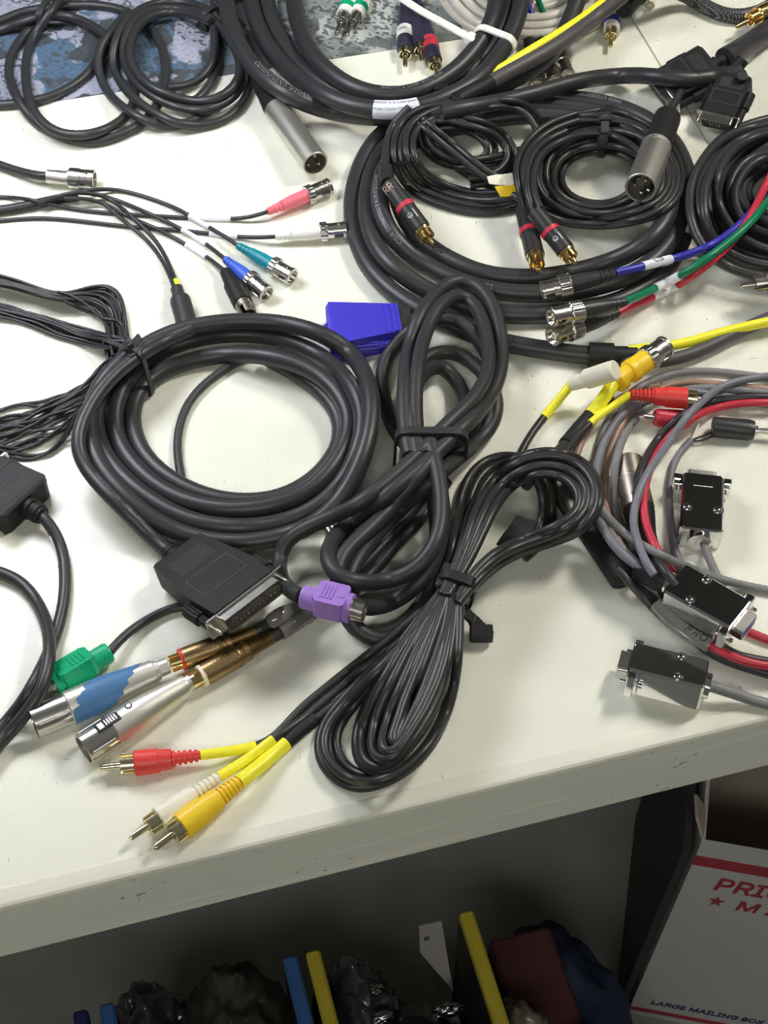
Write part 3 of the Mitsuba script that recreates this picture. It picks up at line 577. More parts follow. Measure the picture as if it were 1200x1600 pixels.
vb = v.copy(); vb[:, 2] = TZ + .0001; rim_i = np.r_[np.arange(120), 120 * np.arange(1, 70) + 119, (120 * 70 - 1 - np.arange(1, 120)), 120 * np.arange(68, 0, -1)]; n0 = len(v)
jn = np.roll(rim_i, -1); side = np.vstack([np.stack([rim_i, rim_i + n0, jn + n0], 1), np.stack([rim_i, jn + n0, jn], 1)])
put('camouflage_sheet', bplace(trimesh.Trimesh(np.vstack([v, vb]), np.vstack([fq, fq[:, ::-1] + n0, side]), process=False)), 'camo', 40)
# ---------------------------------------------------------------- back of the bench: speaker wire, coils on the sheet
mat('speaker_clear', (.56, .53, .46), .30, coat=.3)
def ell(cx, cy, rx, ry, a0, a1, n=14): a = np.radians(np.linspace(a0, a1, n)); return np.stack([cx + rx * np.cos(a), cy + ry * np.sin(a)], 1)
sp = thing('speaker_wire', 'coil of thick cream transparent speaker wire behind the white cable tie', 'cable')
cable(sp, None, [ell(830, -28, 143 - 19 * k, 92 - 12.5 * k, 190, -12) for k in range(5)] + [ell(830, -30, 131 - 19 * k, 84 - 12.5 * k, 188, -10) for k in range(3)], 7.6, 'speaker_clear')

wr = thing('component_plug', 'white plug pair with green bands and bare pins on the grey part of the sheet', 'plug')
p = rca(wr, (583, -28), (541, 56), 'white', 6.2, 'nickel', fr=(.3, .62, .78), rib_n=0, band='green', lift=False)
p = rca(wr, (560, -28), (526, 52), 'white', 6.6, 'nickel', fr=(.3, .66, .78), rib_n=0, band='green', lift=False, word='PLUG' if 0 else None)
for nm, lab, b, t, bandm in (('audio_plug', 'navy blue plug whose gold pin peeps out between two navy plugs', (642, -4), (660, 97), None),
                      ('audio_plug', 'navy blue audio plug with a white lettered band', (633, -8), (633, 105), 'white'),
                      ('audio_plug', 'navy blue audio plug with a red lettered band', (656, 8), (685, 123), 'red_wire')):
    th = thing(nm, lab, 'plug'); p = rca(th, b, t, 'navy', 6.4, 'pale_gold', fr=(.2, .77, .84), rib_n=5, boot_r=.62, band=bandm, word='AUDIO' if bandm else None, lift=False)
    if b[1] > 0: cable(th, 'cord', f'{b[0]-8},-30 {b[0]-3},-6 {b[0]},{b[1]}' + p.end(), 4.5, 'navy')

for lab, colr, bs, b, t in (('red cord with a black coupling plug under the yellow cord', 'red_wire', '828,-30 825,-2 821,24', (821, 24), (838, 134)),
                       ('blue cord with a black coupling plug under the yellow cord', 'blue_wire', '818,-30 826,8 836,34', (836, 34), (868, 128)),
                       ('green cord with a black coupling plug and shiny end by the yellow cord', 'green_wire', '832,-30 840,-2 851,24', (851, 24), (887, 120))):
    th = thing('coupling_cable', lab, 'cable'); p = bnc(th, b, t, 'plastic_black', 7.2, fr=(.70, .80), boot_r=.72, lift=False); cable(th, 'cord', bs + p.end(), 4.6, colr)

th = thing('video_plug', 'white plug with a blue lettered band and gold tip on the bare bench', 'plug'); p = rca(th, (960, -34), (954, 74), 'white', 6.4, 'pale_gold', fr=(.2, .76, .86), rib_n=0, lift=False, zb=9, zt=6.4)
p.add('band', lathe([(p.L * .62, 6.5), (p.L * .625, 6.75), (p.L * .69, 6.75), (p.L * .695, 6.5)]), 'blue_wire')
th = thing('cream_plug', 'small cream plug at the back edge of the bare bench', 'plug'); p = rca(th, (1004, -40), (1017, 18), 'cream', 5.4, 'cream', fr=(.3, .7, .85), rib_n=0, lift=False)
th = thing('black_plug', 'stubby black plug end next to the bench seam', 'plug'); boot_sleeve(th, 'body', (1012, -30), (974, 16), 9, 'plastic_black', lambda L, R: [(0, R * .8), (1, R), (L * .5, R), (L * .52, R * .86), (L - 1, R * .86), (L, R * .7)])

mat('braid', mikit.proc(lambda p, n, uv: mix((.012, .012, .013), (.20, .20, .20), smoothstep(.55, .9, dr.sin(p.x * 2600 + p.z * 1400) * dr.sin(p.y * 2600 - p.z * 1400) * .5 + .5))), .5)
th = thing('braided_cable', 'dark cable in a braided sleeve curving along the back of the bench', 'cable'); cable(th, None, '1010,-22 1060,-12 1095,6 1128,22 1160,25 1192,16 1230,-8', 11.5, 'braid')
th = thing('gold_plug', 'gold metal plug with a long pin beside the braided cable', 'plug'); p = rca(th, (1240, -6), (1149, 43), 'gold', 6.8, 'gold', fr=(.35, .62, .76), rib_n=6, boot_r=.9, taper=.9)

# two coils of thin black cable at the top left
th = thing('coiled_cable', 'loosely looped thin black cable at the left end of the mottled sheet', 'cable')
q = cable(th, 'cord', ['-30,166 0,164 45,160 90,147 130,122 155,92 167,62 150,44 125,31 100,24 76,24',
                       '-30,42 0,33 35,19 75,13 120,8 165,10 195,17 225,34 250,66 259,105 256,140 243,170 222,192 185,212 140,222 100,214 62,196 36,168 18,135 13,110 20,82 38,55 60,35 76,24',
                       '-30,60 0,47 40,33 76,24 110,26 140,38 168,58 190,85 206,115 212,142 204,172 180,195 145,209 110,211 80,202 55,178 43,145 40,110 46,72 62,42 78,20 96,-6 104,-30'], 7.2)
tie(th, (79, 18), (4, 1), 13, 9, 9, bsdf='rubber', width=5, thick=1.5, head=60)
th = thing('coiled_cable', 'neatly ringed thin black cable coil beside the thick black loop', 'cable')
q = cable(th, 'cord', ['200,20 172,50 154,84 156,118 170,147 190,166 214,182 236,192 270,196 310,185 340,160', '325,30 340,62 342,92 334,122 318,146 300,160 270,160', '336,-30 334,0 340,30 362,58 380,85 391,112 389,140 375,167 350,187 318,196 282,194 252,182 225,166 200,144 184,122 176,98 180,66 196,34 224,12 262,3 300,6 330,18',
                       '330,18 352,40 372,72 383,100 380,128 364,152 338,167 308,173 278,168 250,157 224,140 205,120 195,98 193,74 199,50 213,29 238,16 268,13 300,17 328,27 350,48 368,78 376,105 370,128 353,146 328,157 300,158 270,150 240,138 219,120 206,100 203,78 208,55 221,35 242,23 270,19 302,24 330,34',
                       '334,44 336,72 330,100 314,122 288,135 262,137'], 6.8)
tie(th, (331, 28), (4, 2), 10, 8, 9, bsdf='rubber', width=5, thick=1.5, head=60)

# microphone plug under the thick loop
th = thing('microphone_cable', 'black cable ending in a silver three pin microphone plug with a black boot', 'cable')
p = xlr_male(th, (400, 126), (493, 256), 9.6, fr=.36, roll=-10, lift=False, zb=9, zt=15); cable(th, 'cord', '372,40 382,78 391,105 400,126' + p.end(), 6)
# ---------------------------------------------------------------- thick coil on the right and the big loop at the back
th = ringcoil = thing('video_cable', 'thick black printed video cable in a wide coil, ending in yellow and grey cords', 'cable')
p_f = None
qF = cable(th, 'cord', ['958,557 915,555 860,548 800,538 745,524 700,506 655,484 612,455 577,418 557,375 550,330 556,280 575,236 605,202 650,180 720,162 800,153 880,153 950,163 1010,186 1050,220 1072,265 1078,315 1068,370 1040,420 985,462 920,483 860,491 800,492 740,483 685,462 630,430 592,392 574,345 574,300 588,252 620,216 680,190 760,172 850,165 930,175 1000,200 1045,245 1064,300 1058,355 1020,408 960,440 900,454 840,459 780,455 720,440 668,415 627,384 600,345 592,300 605,256 650,220 740,192 830,180 920,188 990,212 1035,255 1050,308 1032,358 985,395 930,416 870,430 810,434 755,427 705,407 665,381 635,345 618,300'], 12.6, step=.004)[0]
sleeve(th, 'heat_shrink', qF, (917, 555), (957, 557), 17.5, 'plastic_black'); i = near(qF, (957, 557)); zt = (qF[i][2] - TZ) * 1e3
q = cable(th, 'heat_shrink_end', f'940,556@{zt:.1f} 968,557@{zt - 1:.1f} 994,557@{zt - 2:.1f}', 13.6, 'plastic_black', free=True)
q = cable(th, 'grey_cord', f'960,561@{zt - 2:.1f} 1010,566@7 1060,559@6 1105,543@6 1150,520@6 1215,492@6', 8.6, 'brown_jacket', free=True)
q = cable(th, 'yellow_cord', f'960,553@{zt + 1:.1f} 1000,545@9 1045,541@7 1100,528@8 1150,514@9 1215,500@10', 6.6, 'lemon', free=True)
for pa, tx in (((622, 382), 'CSA LL200219 AWM I/II A/B'), ((700, 402), 'CSA LL200219 AWM I/II A/B 80C 150V FT1'), ((775, 455), '150V FT4'), ((612, 345), 'AWM 2919 VW-1')): print_on(th, 'printing', qF[len(qF) // 2:], pa, tx, 3.2, 6.3, 'print_grey', phi=118)
print_on(th, 'printing', qF[:len(qF) // 2], (905, 156), 'LL200219 AWM', 3.0, 6.3, 'print_grey', phi=80)

th = loop = thing('component_cable', 'very thick black cable loop at the back, held by a white cable tie', 'cable')
qC = cable(th, 'cord', ['350,-30 354,6 362,42 381,84 408,117 440,142 480,162 525,175 575,182 632,180 690,165 740,150 790,130 832,108 864,80 886,42 904,-4 912,-30',
                        '415,-30 418,10 430,46 452,83 484,118 532,147 585,161 635,160 682,146 722,122 754,91 777,58 791,22 800,-30',
                        '386,-30 392,4 403,42 424,80 455,114 502,146 560,168 640,170 702,150 743,127 772,97 794,62 809,28 820,-30',
                        '457,-30 460,8 469,48 488,86 518,116 560,140 605,149 650,144 692,124 728,95 754,60 770,28 780,-30'], 13.4, step=.004)
print_on(th, 'printing', qC[0], (395, 110), 'COMPONENT VIDEO CABLE', 4.0, 6.7, 'print_grey', phi=95); print_on(th, 'printing', qC[0], (512, 172), 'AWM 20276 80C', 3.2, 6.7, 'print_grey', phi=95)
print_on(th, 'printing', qC[3], (590, 148), '80C FT1 LOW VOLTAGE', 3.2, 6.7, 'print_grey', phi=95)
i = near(qC[2], (618, 168)); t, s, u = frames(qC[2])
def patch(q, i, j, r, a0, a1):
    t, s, u = frames(q); a = np.radians(np.linspace(a0, a1, 9)); o = []
    for rr in (r, r + .00025): o.append(q[i:j, None] + rr * (np.cos(a)[None, :, None] * s[i:j, None] + np.sin(a)[None, :, None] * u[i:j, None]))
    n = j - i; v = np.concatenate([x.reshape(-1, 3) for x in o]); k = np.arange(n * 9).reshape(n, 9); A, B_, C_, D_ = (x.ravel() for x in (k[:-1, :-1], k[1:, :-1], k[1:, 1:], k[:-1, 1:])); N = n * 9
    f = np.vstack([np.stack([A, B_, C_], 1), np.stack([A, C_, D_], 1)]); e = np.r_[k[0], k[1:, -1], k[-1, -2::-1], k[-2:0:-1, 0]]; en = np.roll(e, -1)
    f = np.vstack([f[:, ::-1], f + N, np.stack([e, en, en + N], 1), np.stack([e, en + N, e + N], 1)]); m = trimesh.Trimesh(v, f, process=False); m.fix_normals(); return m
ia, ib = sorted((near(qC[2], (585, 171)), near(qC[2], (655, 168))))
lb = put(th + '__label', patch(qC[2], ia, ib + 1, .00675, -28, 140), 'label_white', 40)
for k, (ph, tx) in enumerate(((88, 'RG59 x 5 Component 75 Ohm'), (45, 'Video Cable 75 Ohm'))): print_on(th, 'label__print', qC[2], (589, 171), tx, 2.0 if k else 2.6, 7.05, 'print_black', phi=ph)
zz = [(c[near(c, pp)][2] - TZ) * 1e3 for c, pp in ((qC[1], (765, 75)), (qC[2], (780, 85)), (qC[3], (745, 72)))]; zt = float(np.mean(zz))
tie(th, (765, 76), (24, -34), 22.5, max(zz) - zt + 9.5, zt, 'tie', 'tie_white', 6.5, 1.5, None, None, 'white cable tie with a long straight tail')
bx_ = bbox(9.5, 9, 6.5, .8); q0 = P([(737, 61)], (zt + 7) * 1e-3)[0]; dq = P([(640, 8)], (zt + 9) * 1e-3)[0] - q0; dq /= np.linalg.norm(dq); y_ = np.cross([0, 0, 1], dq); y_ /= np.linalg.norm(y_); Mh = np.eye(4); Mh[:3, 0], Mh[:3, 1], Mh[:3, 2], Mh[:3, 3] = dq, y_, np.cross(dq, y_), q0
bx_.apply_scale(1e-3); bx_.apply_transform(Mh); put(th + '__tie__head', bx_, 'tie_white'); put(th + '__tie__tail', strap(drape_free(f'740,63@{zt + 8:.1f} 700,40@{zt + 9:.1f} 660,18@{zt + 7:.1f} 620,-8@{zt + 6:.1f} 590,-30@{zt + 6:.1f}'), 6.5, 1.5), 'tie_white')

th = thing('breakout_cable', 'grey and yellow cords side by side out of black heat shrink beside the white tie', 'cable')
q = cable(th, 'grey_cord', '714,157 730,148 748,139 766,129 800,110 850,83 892,56 930,28 966,0 1000,-30', 11.2, 'brown_jacket'); zg = (q[0][len(q[0]) // 2][2] - TZ) * 1e3
cable(th, 'yellow_cord', f'752,131@{zg:.1f} 764,121@{zg + 2:.1f} 800,97@{zg + 3:.1f} 846,69@{zg + 3:.1f} 884,46@{zg:.1f} 922,20@{zg - 2:.1f} 950,-2@{zg - 3:.1f} 985,-30@{zg - 3:.1f}', 7.6, 'lemon', free=True)
sleeve(th, 'heat_shrink', q[0], (712, 157), (764, 130), 12.4, 'plastic_black')

# ---------------------------------------------------------------- heap of black multi pin connectors at the right end
th = thing('monitor_cable', 'thick black cable with a wide many pin connector lying on the bench seam', 'cable')
p = dsub(th, (1132, 92), (1028, 148), 40, 12, boot=.18, neck=.85, zb=24, zt=9, lift=False, roll=-8, screw_r=4); cable(th, 'cord', '1260,20 1215,40 1175,66 1132,92' + p.end(), 17, 'rubber')
th = thing('projector_cable', 'black cable from the thick loop to a taped connector above the right coil', 'cable')
p = dsub(th, (1158, 112), (1118, 196), 33, 12, rows=((5, 1), (5, 0), (5, -1)), pin_w=2.3, boot=.15, zb=26, zt=11, lift=False, roll=6, screw_r=3.6)
q = cable(th, 'cord', '690,176 745,166 800,155 850,142 900,128 950,120 1000,118 1045,122 1090,124 1130,118 1158,112' + p.end(), 12.2)[0]
sleeve(th, 'clear_tape', q, (1085, 125), (1135, 118), 13.4, 'rubber_gloss')
th = thing('black_screw_cap', 'black thumb screw sticking up at the right edge, lower of two', 'screw'); boot_sleeve(th, 'body', (1148, 150), (1160, 118), 4.5, 'plastic_black', zb=12, zt=34, lift=False)
th = thing('black_screw_cap', 'black stub leaning toward the thick monitor cable, upper of two', 'screw'); boot_sleeve(th, 'body', (1128, 132), (1162, 92), 5, 'plastic_black', zb=14, zt=30, lift=False)

th = thing('black_coil', 'dark coil of black cable at the right edge under the coloured cords', 'cable')
KA, KB = '1230,178 1185,188 1140,205 1104,238 1082,280 1077,320 1084,358 1104,392 1140,418 1190,432 1240,434 1290,415 1325,370 1335,310 1320,250 1280,200 1230,178', '1230,262 1205,264 1184,272 1172,285 1166,300 1170,315 1180,326 1196,334 1214,338 1230,338 1246,334 1258,325 1264,310 1264,295 1256,278 1244,267 1230,262'
cable(th, None, lerp_band(KA, KB, 11, 6, .02) + [coil(KA[:KA.rindex(' ')], KB[:KB.rindex(' ')], 8, 5, .12, 0.0)], 6.4, step=.004, cap=.042, ext=False)
# ---------------------------------------------------------------- thin audio coils lying on the thick coil
def strands2(s, off, d=0):
    """A twin lead: the traced line and a copy beside it, off pixels to its right."""
    p = parse(s)[0]; t = np.gradient(p, axis=0); t /= np.linalg.norm(t, axis=1, keepdims=True); return [p, p + off * np.stack([-t[:, 1], t[:, 0]], 1)]
def black_rca(th, base, tip, word=True, **kw):
    p = rca(th, base, tip, 'rubber_gloss', 6.6, 'gold', fr=(.36, .76, .90), rib_n=0, boot_r=.9, taper=.98, **kw); L = p.L
    p.add('band', lathe([(L * .36, 6.4), (L * .365, 6.95), (L * .43, 6.95), (L * .435, 6.4)]), 'red_wire')
    p.add('collar', lathe([(L * .72, 5.6), (L * .725, 6.2), (L * .80, 5.9), (L * .81, 4.8)]), 'gold')
    if word:
        ring = trimesh.creation.annulus(1.5, 1.9, .06); v = np.array(ring.vertices)
        ph = math.radians(105) + v[:, 1] / 6.7; p.add('emblem', trimesh.Trimesh(np.stack([L * .57 + v[:, 0], (6.68 + v[:, 2]) * np.cos(ph), (6.68 + v[:, 2]) * np.sin(ph)], 1), ring.faces, process=False), 'print_white', smooth=False)
        word_on(p, L * .58, 6.66, 'S', 2.2, 'print_white', 105, False, 'emblem'); p.add('mark', at(bbox(L * .13, .7, .12, .03), L * .57, math.cos(math.radians(70)) * 6.66, math.sin(math.radians(70)) * 6.66), 'print_white')
    return p
th = ga = thing('audio_cable', 'tangled thin black audio cable coil tied with black strap, one gold plug pointing down', 'cable')
p = black_rca(th, (606, 286), (676, 382)); pe = p.end()
put_ = print_on
q1 = cable(th, 'cord', ['640,168 612,200 603,236 602,262 606,286' + pe], 6)[0]
sleeve(th, 'heat_shrink', q1, (602, 262), (605, 283), 10, 'rubber_gloss')
word_on(p, 5.5, 6.4, 'RR', 5.0, 'copper_jacket', 120, True, 'lettering', True)
cable(th, 'lead', sum([strands2(s, 11.5) for s in (
    '822,316 785,300 745,282 712,262 690,246 672,232 660,214 668,196 690,188 720,190 748,200 768,216 776,236 764,256 738,264',
    '836,238 800,250 760,259 720,262 690,255 668,240 655,220 655,200 668,182 692,170',
    '832,318 780,332 735,332 692,322 655,306 630,285 617,258 614,228 622,200 640,178 668,166 694,163',
    '828,300 780,312 740,312 700,303 668,288 645,265 634,238 634,212 646,190 668,176 692,168')], [])
    + strands2('688,172 720,182 760,192 790,212 806,238 800,262 770,284 735,290', 11)
    + strands2('662,186 688,208 712,228 734,246 756,264 790,284 822,306', 10.5) + strands2('690,160 720,160 760,157 795,156 822,163 838,178 848,198', 11), 5.0, 'rubber_gloss', step=.0035, cap=.035)
tie(th, (690, 166), (10, -1), 13, 12, 16, width=7, thick=1.6, head=80)
th = gb = thing('audio_cable', 'ringed thin black audio cable coil with a square headed tie and two red banded plugs', 'cable')
p1 = black_rca(th, (818, 326), (842, 424), False, roll=10); p2 = black_rca(th, (834, 330), (900, 412))
HA, HB = '940,172 895,180 850,200 820,228 808,258 808,288 822,316 858,340 905,352 960,352 1010,342 1050,320 1066,285 1058,245 1030,208 990,182', '942,236 915,239 893,248 880,262 876,278 880,294 894,307 916,315 940,318 962,314 982,303 994,289 998,274 994,259 982,247 964,239'
cable(th, 'lead', lerp_band(HA + ' 940,172', HB + ' 942,236', 8, 3, .03) + [coil(HA, HB, 6, 11, .15)] + strands2('818,326 812,300 806,270 812,240 830,214 860,192 900,178', 11) + strands2('834,330 826,310 822,285 828,250 850,222 885,205', 11), 5.0, 'rubber_gloss', step=.0035, cap=.036)
tie(th, (945, 208), (30, 4), 27, 17, 17, width=5, thick=1.5, head=150)
tq = P([(945, 184)], .036)[0]; hb = bbox(9, 8.5, 5, .6); hb.apply_scale(1e-3); hb.apply_translation(tq); put(th + '__cable_tie__head', hb, 'rubber_soft'); hb = bbox(4, 4, 1.2, .3); hb.apply_scale(1e-3); hb.apply_translation(tq + [0, 0, .003]); put(th + '__cable_tie__head', hb, 'nickel')
put(th + '__cable_tie__strap_end', strap(drape_free('945,190@37 945,206@34 941,226@24 938,236@12'), 5.5, 1.4), 'rubber_soft')
# paper tape flags
def flag(key, label, pts, zs, bsdf, thick=.0006):
    q = np.vstack([P([p], z * 1e-3) for p, z in zip(pts, zs)]); nn = np.cross(q[1] - q[0], q[2] - q[0]); nn /= np.linalg.norm(nn)
    put(key, hull(np.vstack([q, q + nn * thick])), bsdf, False)
    if label: plab(key, label)
flag(ga + '__tape_flag', 'torn cream and yellow tape', [(761, 276), (775, 273), (800, 272), (804, 288), (785, 290), (764, 287)], [20, 21, 21, 18, 18, 19], 'cream')
flag(ga + '__tape_flag_001', None, [(773, 292), (790, 293), (806, 290), (810, 303), (796, 307), (782, 308)], [21, 21, 21, 17, 17, 17], 'yellow'); flag(ga + '__tape_flag_002', None, [(786, 272), (800, 270), (803, 288), (791, 292)], [22, 22, 19, 19], 'cream')
flag(gb + '__tape_flag', 'yellow tape', [(814, 270), (824, 263), (830, 266), (832, 277), (826, 279), (818, 286)], [26, 26, 26, 23, 23, 23], 'yellow')

th = thing('microphone_cable', 'black cable with a silver five pin microphone plug resting on the ringed audio coil', 'cable')
p = xlr_male(th, (1043, 184), (1001, 294), 10.8, 5, fr=.44, metal='satin_nickel', rings=2, zb=22, zt=46, roll=35, lift=False, boot_r=.8); cable(th, 'cord', f'1070,120@14 1062,150@16 1050,164@21 1043,184' + p.end(), 6, free=True)
word_on(p, p.L * .62, 10.65, 'ITT', 3.2, 'label_white', 62, True, flip=False)

# ---------------------------------------------------------------- red, green and blue cords on the right
RGB = []
for lab, colr, pts, b, t, wd, wp in (
    ('blue cord with a black booted silver plug lying on the thick coil, highest of three', 'blue_wire', '1240,226 1215,270 1192,308 1162,345 1120,378 1070,399 1020,412 990,420 962,426', (962, 427), (846, 455), 'CB', (1037, 408)),
    ('red cord with a black booted silver plug, lowest of the three coloured cords', 'red_wire', '1236,206 1210,262 1188,308 1155,365 1112,408 1060,445 1020,464 990,477 966,488', (966, 489), (862, 526), 'CR', (1046, 454)),
    ('green cord with a black booted silver plug between the blue and red cords', 'green_wire', '1245,236 1218,284 1194,322 1160,360 1110,400 1062,431 1020,452 998,463 977,471', (977, 472), (860, 496), 'Y', (1052, 436))):
    th = thing('coloured_cable', lab, 'cable'); p = bnc(th, b, t, 'rubber', 7.4, fr=(.60, .76), boot_r=.74, rib_n=3)
    q = cable(th, 'cord', pts + p.end(), 5.4, colr)[0]; i = near(q, wp); j = (proj(q[i:i + 1])[0])
    a_, b_ = sorted((near(q, wp), near(q, (wp[0] - 16, wp[1] + 5)))); lo, hi = max(a_ - 2, 0), b_ + 2
    pq = proj(q); sleeve(th, 'label_sleeve', q, pq[lo], pq[hi], 6.1, 'label_white'); print_on(th, 'label_sleeve__print', q, pq[hi - 2], wd, 4.4, 3.15, 'print_black', phi=98, flip=True)

th = thing('nickel_plug', 'nickel plug with a stubby pin at the right edge below the dark coil', 'plug'); p = rca(th, (1262, 430), (1157, 448), 'dark_nickel', 7.2, 'nickel', fr=(.3, .62, .78), rib_n=0, boot_r=.9, taper=.97)

# ---------------------------------------------------------------- left: silver plug, fan of thin leads
th = thing('coaxial_cable', 'black cable from the left edge ending in a crimped silver bayonet plug', 'cable')
p = Plug(th, (74, 276), (148, 281), 7.4, lift=False); L = p.L
hexfn = lambda x, an, r: r
p.add(None, lathe([(0, 3.6), (0, 5.0), (L * .42, 5.0), (L * .43, 5.6), (L * .47, 5.6), (L * .47, 3)], 12), 'satin_nickel', 'silver bayonet plug')
p.add('collar', lathe([(L * .47, 4), (L * .48, 7.4), (L * .70, 7.4), (L * .71, 5)], 30), 'nickel')
p.add('bayonet_sleeve', cat(pipe(L * .70, L * .82, 4.6, 6.8), arc(L * .8, L, 5.4, 6.8, 20, 80, 9), arc(L * .8, L, 5.4, 6.8, 110, 250, 14), arc(L * .8, L, 5.4, 6.8, 280, 340, 9), pipe(L * .95, L, 5, 6.9)), 'nickel'); p.add('insulator', lathe([(L * .6, 2.6), (L * .93, 2.6), (L * .93, .3)], 14), 'cream')
cable(th, 'cord', '-40,240 -6,256 30,268 55,274 74,276' + p.end(), 6.6)

th = fan = thing('breakout_lead', 'fan of thin black leads with red, white, teal, blue and black plugs', 'cable')
FAN = [(None, '-40,338 0,328 40,321 80,313 116,306', None, None, None, None, None)]
cable(th, 'jacket', '-60,335 -20,331 20,326 60,318 96,310 122,306', 7.0)
spec = [('red', 'pink', '-40,310 0,308 45,312 100,324 170,333 250,338 330,342 385,340 418,331', (418, 331), (515, 291), (292, 342), (360, 342), .62),
        ('white', 'white', '-40,350 0,345 60,341 130,346 210,355 290,361 360,369 400,371 430,370', (430, 370), (541, 359), (328, 364), (372, 370), .63),
        ('teal', 'teal', '110,303 150,296 195,299 240,312 280,328 312,347 345,366 372,384', (372, 384), (457, 433), (296, 336), (330, 357), .64),
        ('blue', 'blue', '60,318 110,302 160,306 210,324 255,344 290,362 325,384 352,405', (352, 405), (417, 459), (286, 361), (320, 381), .58)]
for nm, mt, pts, b, t, sa, sb, f1 in spec:
    p = bnc(th, b, t, mt, 6.8, fr=(f1, f1 + .10), boot_r=.70, female=True, name='plug', label=nm + ' plug', lift=False)
    q = cable(th, 'lead', pts + p.end(), 2.9, 'rubber')[0]; sleeve(th, 'marker_sleeve', q, sa, sb, 3.7, 'label_white')
p = Plug(th, (352, 424), (389, 492), 6.6, lift=False); L = p.L
p.add(None, lathe([(0, 2), (.5, 4), (L * .3, 5), (L * .31, 6.2), (L * .60, 6.5), (L * .61, 5.2)]), 'plastic_black', 'black plug'); p.add('collar', lathe([(L * .60, 4), (L * .6, 6.6), (L * .74, 6.6), (L * .74, 4)]), 'plastic_black'); p.add('bayonet_sleeve', cat(pipe(L * .73, L * .84, 4.2, 5.8), arc(L * .8, L, 4.8, 5.8, 20, 110), arc(L * .8, L, 4.8, 5.8, 140, 250), arc(L * .8, L, 4.8, 5.8, 270, 350)), 'dark_nickel')
q = cable(th, 'lead', '100,310 150,314 200,338 250,360 290,382 326,404 352,424' + p.end(), 2.9, 'rubber')[0]; sleeve(th, 'marker_sleeve', q, (288, 383), (324, 404), 3.7, 'label_white')
p = boot_sleeve(th, 'socket', (276, 450), (294, 512), 7.0, 'rubber_soft', lambda L, R: [(0, R * .5), (.5, R * .6), (L * .22, R * .62), (L * .3, R * .95), (L * .34, R), (L - .6, R), (L, R * .9), (L - .1, R * .6), (L * .8, R * .6), (L * .8, .2)], 'dark grey round socket', lift=False)
q = cable(th, 'lead', ['160,316 200,350 230,376 256,412 273,452' + p.end(), '120,300 165,308 205,338 240,372 262,408 280,452' + p.end()], 2.8, 'rubber'); sleeve(th, 'marker_sleeve', q[1], (275, 434), (280, 449), 3.6, 'lemon')
# ---------------------------------------------------------------- blue monitor plug, big coil with its wide plug, folded cable
th = thing('monitor_plug', 'blue monitor plug with thumb screws beside the top of the big coil', 'plug')
pv = dsub(th, (506, 521), (643, 508), 33, 15, 'royal', ((5, 1), (5, 0), (5, -1)), 2.3, boot=.05, neck=1.16, grip=False, screw_mat='royal', screw_r=4.2, screw_len=36, lift=False, lip=6.5, zb=9, zt=9.5)
L = pv.L; pv.add('ridge', cat([bbox(3.4, 25, 1.0, .4, (L * x, 0, 9.2)) for x in (.66, .73, .80)]), 'royal')
word_on(pv, L * .36, 9.4, 'V', .1, 'royal') if 0 else None

th = kvm = thing('switch_cable', 'thick black cable coil with a wide many pin plug and green leads at its front', 'cable')
RIM = 11.2
qR = cable(th, 'cord', ['420,560 470,588 510,620 532,660 528,700 498,742 452,772 400,784 340,780 285,760 240,728 214,690 206,650 218,612 255,580 310,561 375,554 440,562 496,585 535,625 546,668 528,716 488,762 430,788 365,796 300,786 245,760 205,722 182,682 180,640 198,596 240,556 305,530 375,522 440,530 500,556 545,598 566,645 560,700 535,752 490,795 430,818 362,824 295,812 236,782 190,744 160,702 150,660 160,612 195,565 250,528 315,508 380,502 445,506 510,526 555,560 577,606 580,655 568,710 542,765 500,812 440,838 370,848 300,838 240,812 196,776 162,736 142,692 142,640 166,590 205,552'],
           RIM, step=.004, cap=.034)[0]
p25 = dsub(th, (262, 862), (398, 948), 56, 13, boot=.13, neck=.62, lift=False, zb=8, zt=34, label='wide black plug with two rows of pins', screw_r=4.2, screw_len=24, lip=6)
q = cable(th, 'lead', ['300,515 235,545 175,590 138,640 122,690 134,730 165,768 205,808 235,838 262,862' + p25.end()], 9.0)[0]
for tx, pa in (('AWM STYLE 2464', (150, 748)), ('VW-1 80C', (190, 795))): print_on(th, 'lead__print', q, pa, tx, 2.0, 4.5, 'print_grey', phi=110)
print_on(th, 'cord__print', qR, (546, 604), 'E164469 AWM STYLE 2835 80C 30V VW-1', 2.2, 5.6, 'print_grey', phi=110, flip=False)
q = cable(th, 'thin_lead', '420,548 380,562 335,588 300,622 282,660 277,700 282,740 288,765', 5.4, 'rubber_soft', ignore=(th,))
pg = minidin(th, (172, 1018), (62, 1084), 'green', 7.6, lift=False, name='green_plug', label='green round plug', roll=25)
cable(th, 'lead', '330,960 290,948 250,958 212,980 190,998 172,1018' + pg.end(), 5.2, ignore=('plug:' + th,))
tie(th, (234, 590), (40, -34), 19, 15, 15, bsdf='rubber', width=3, thick=1.6, head=75)
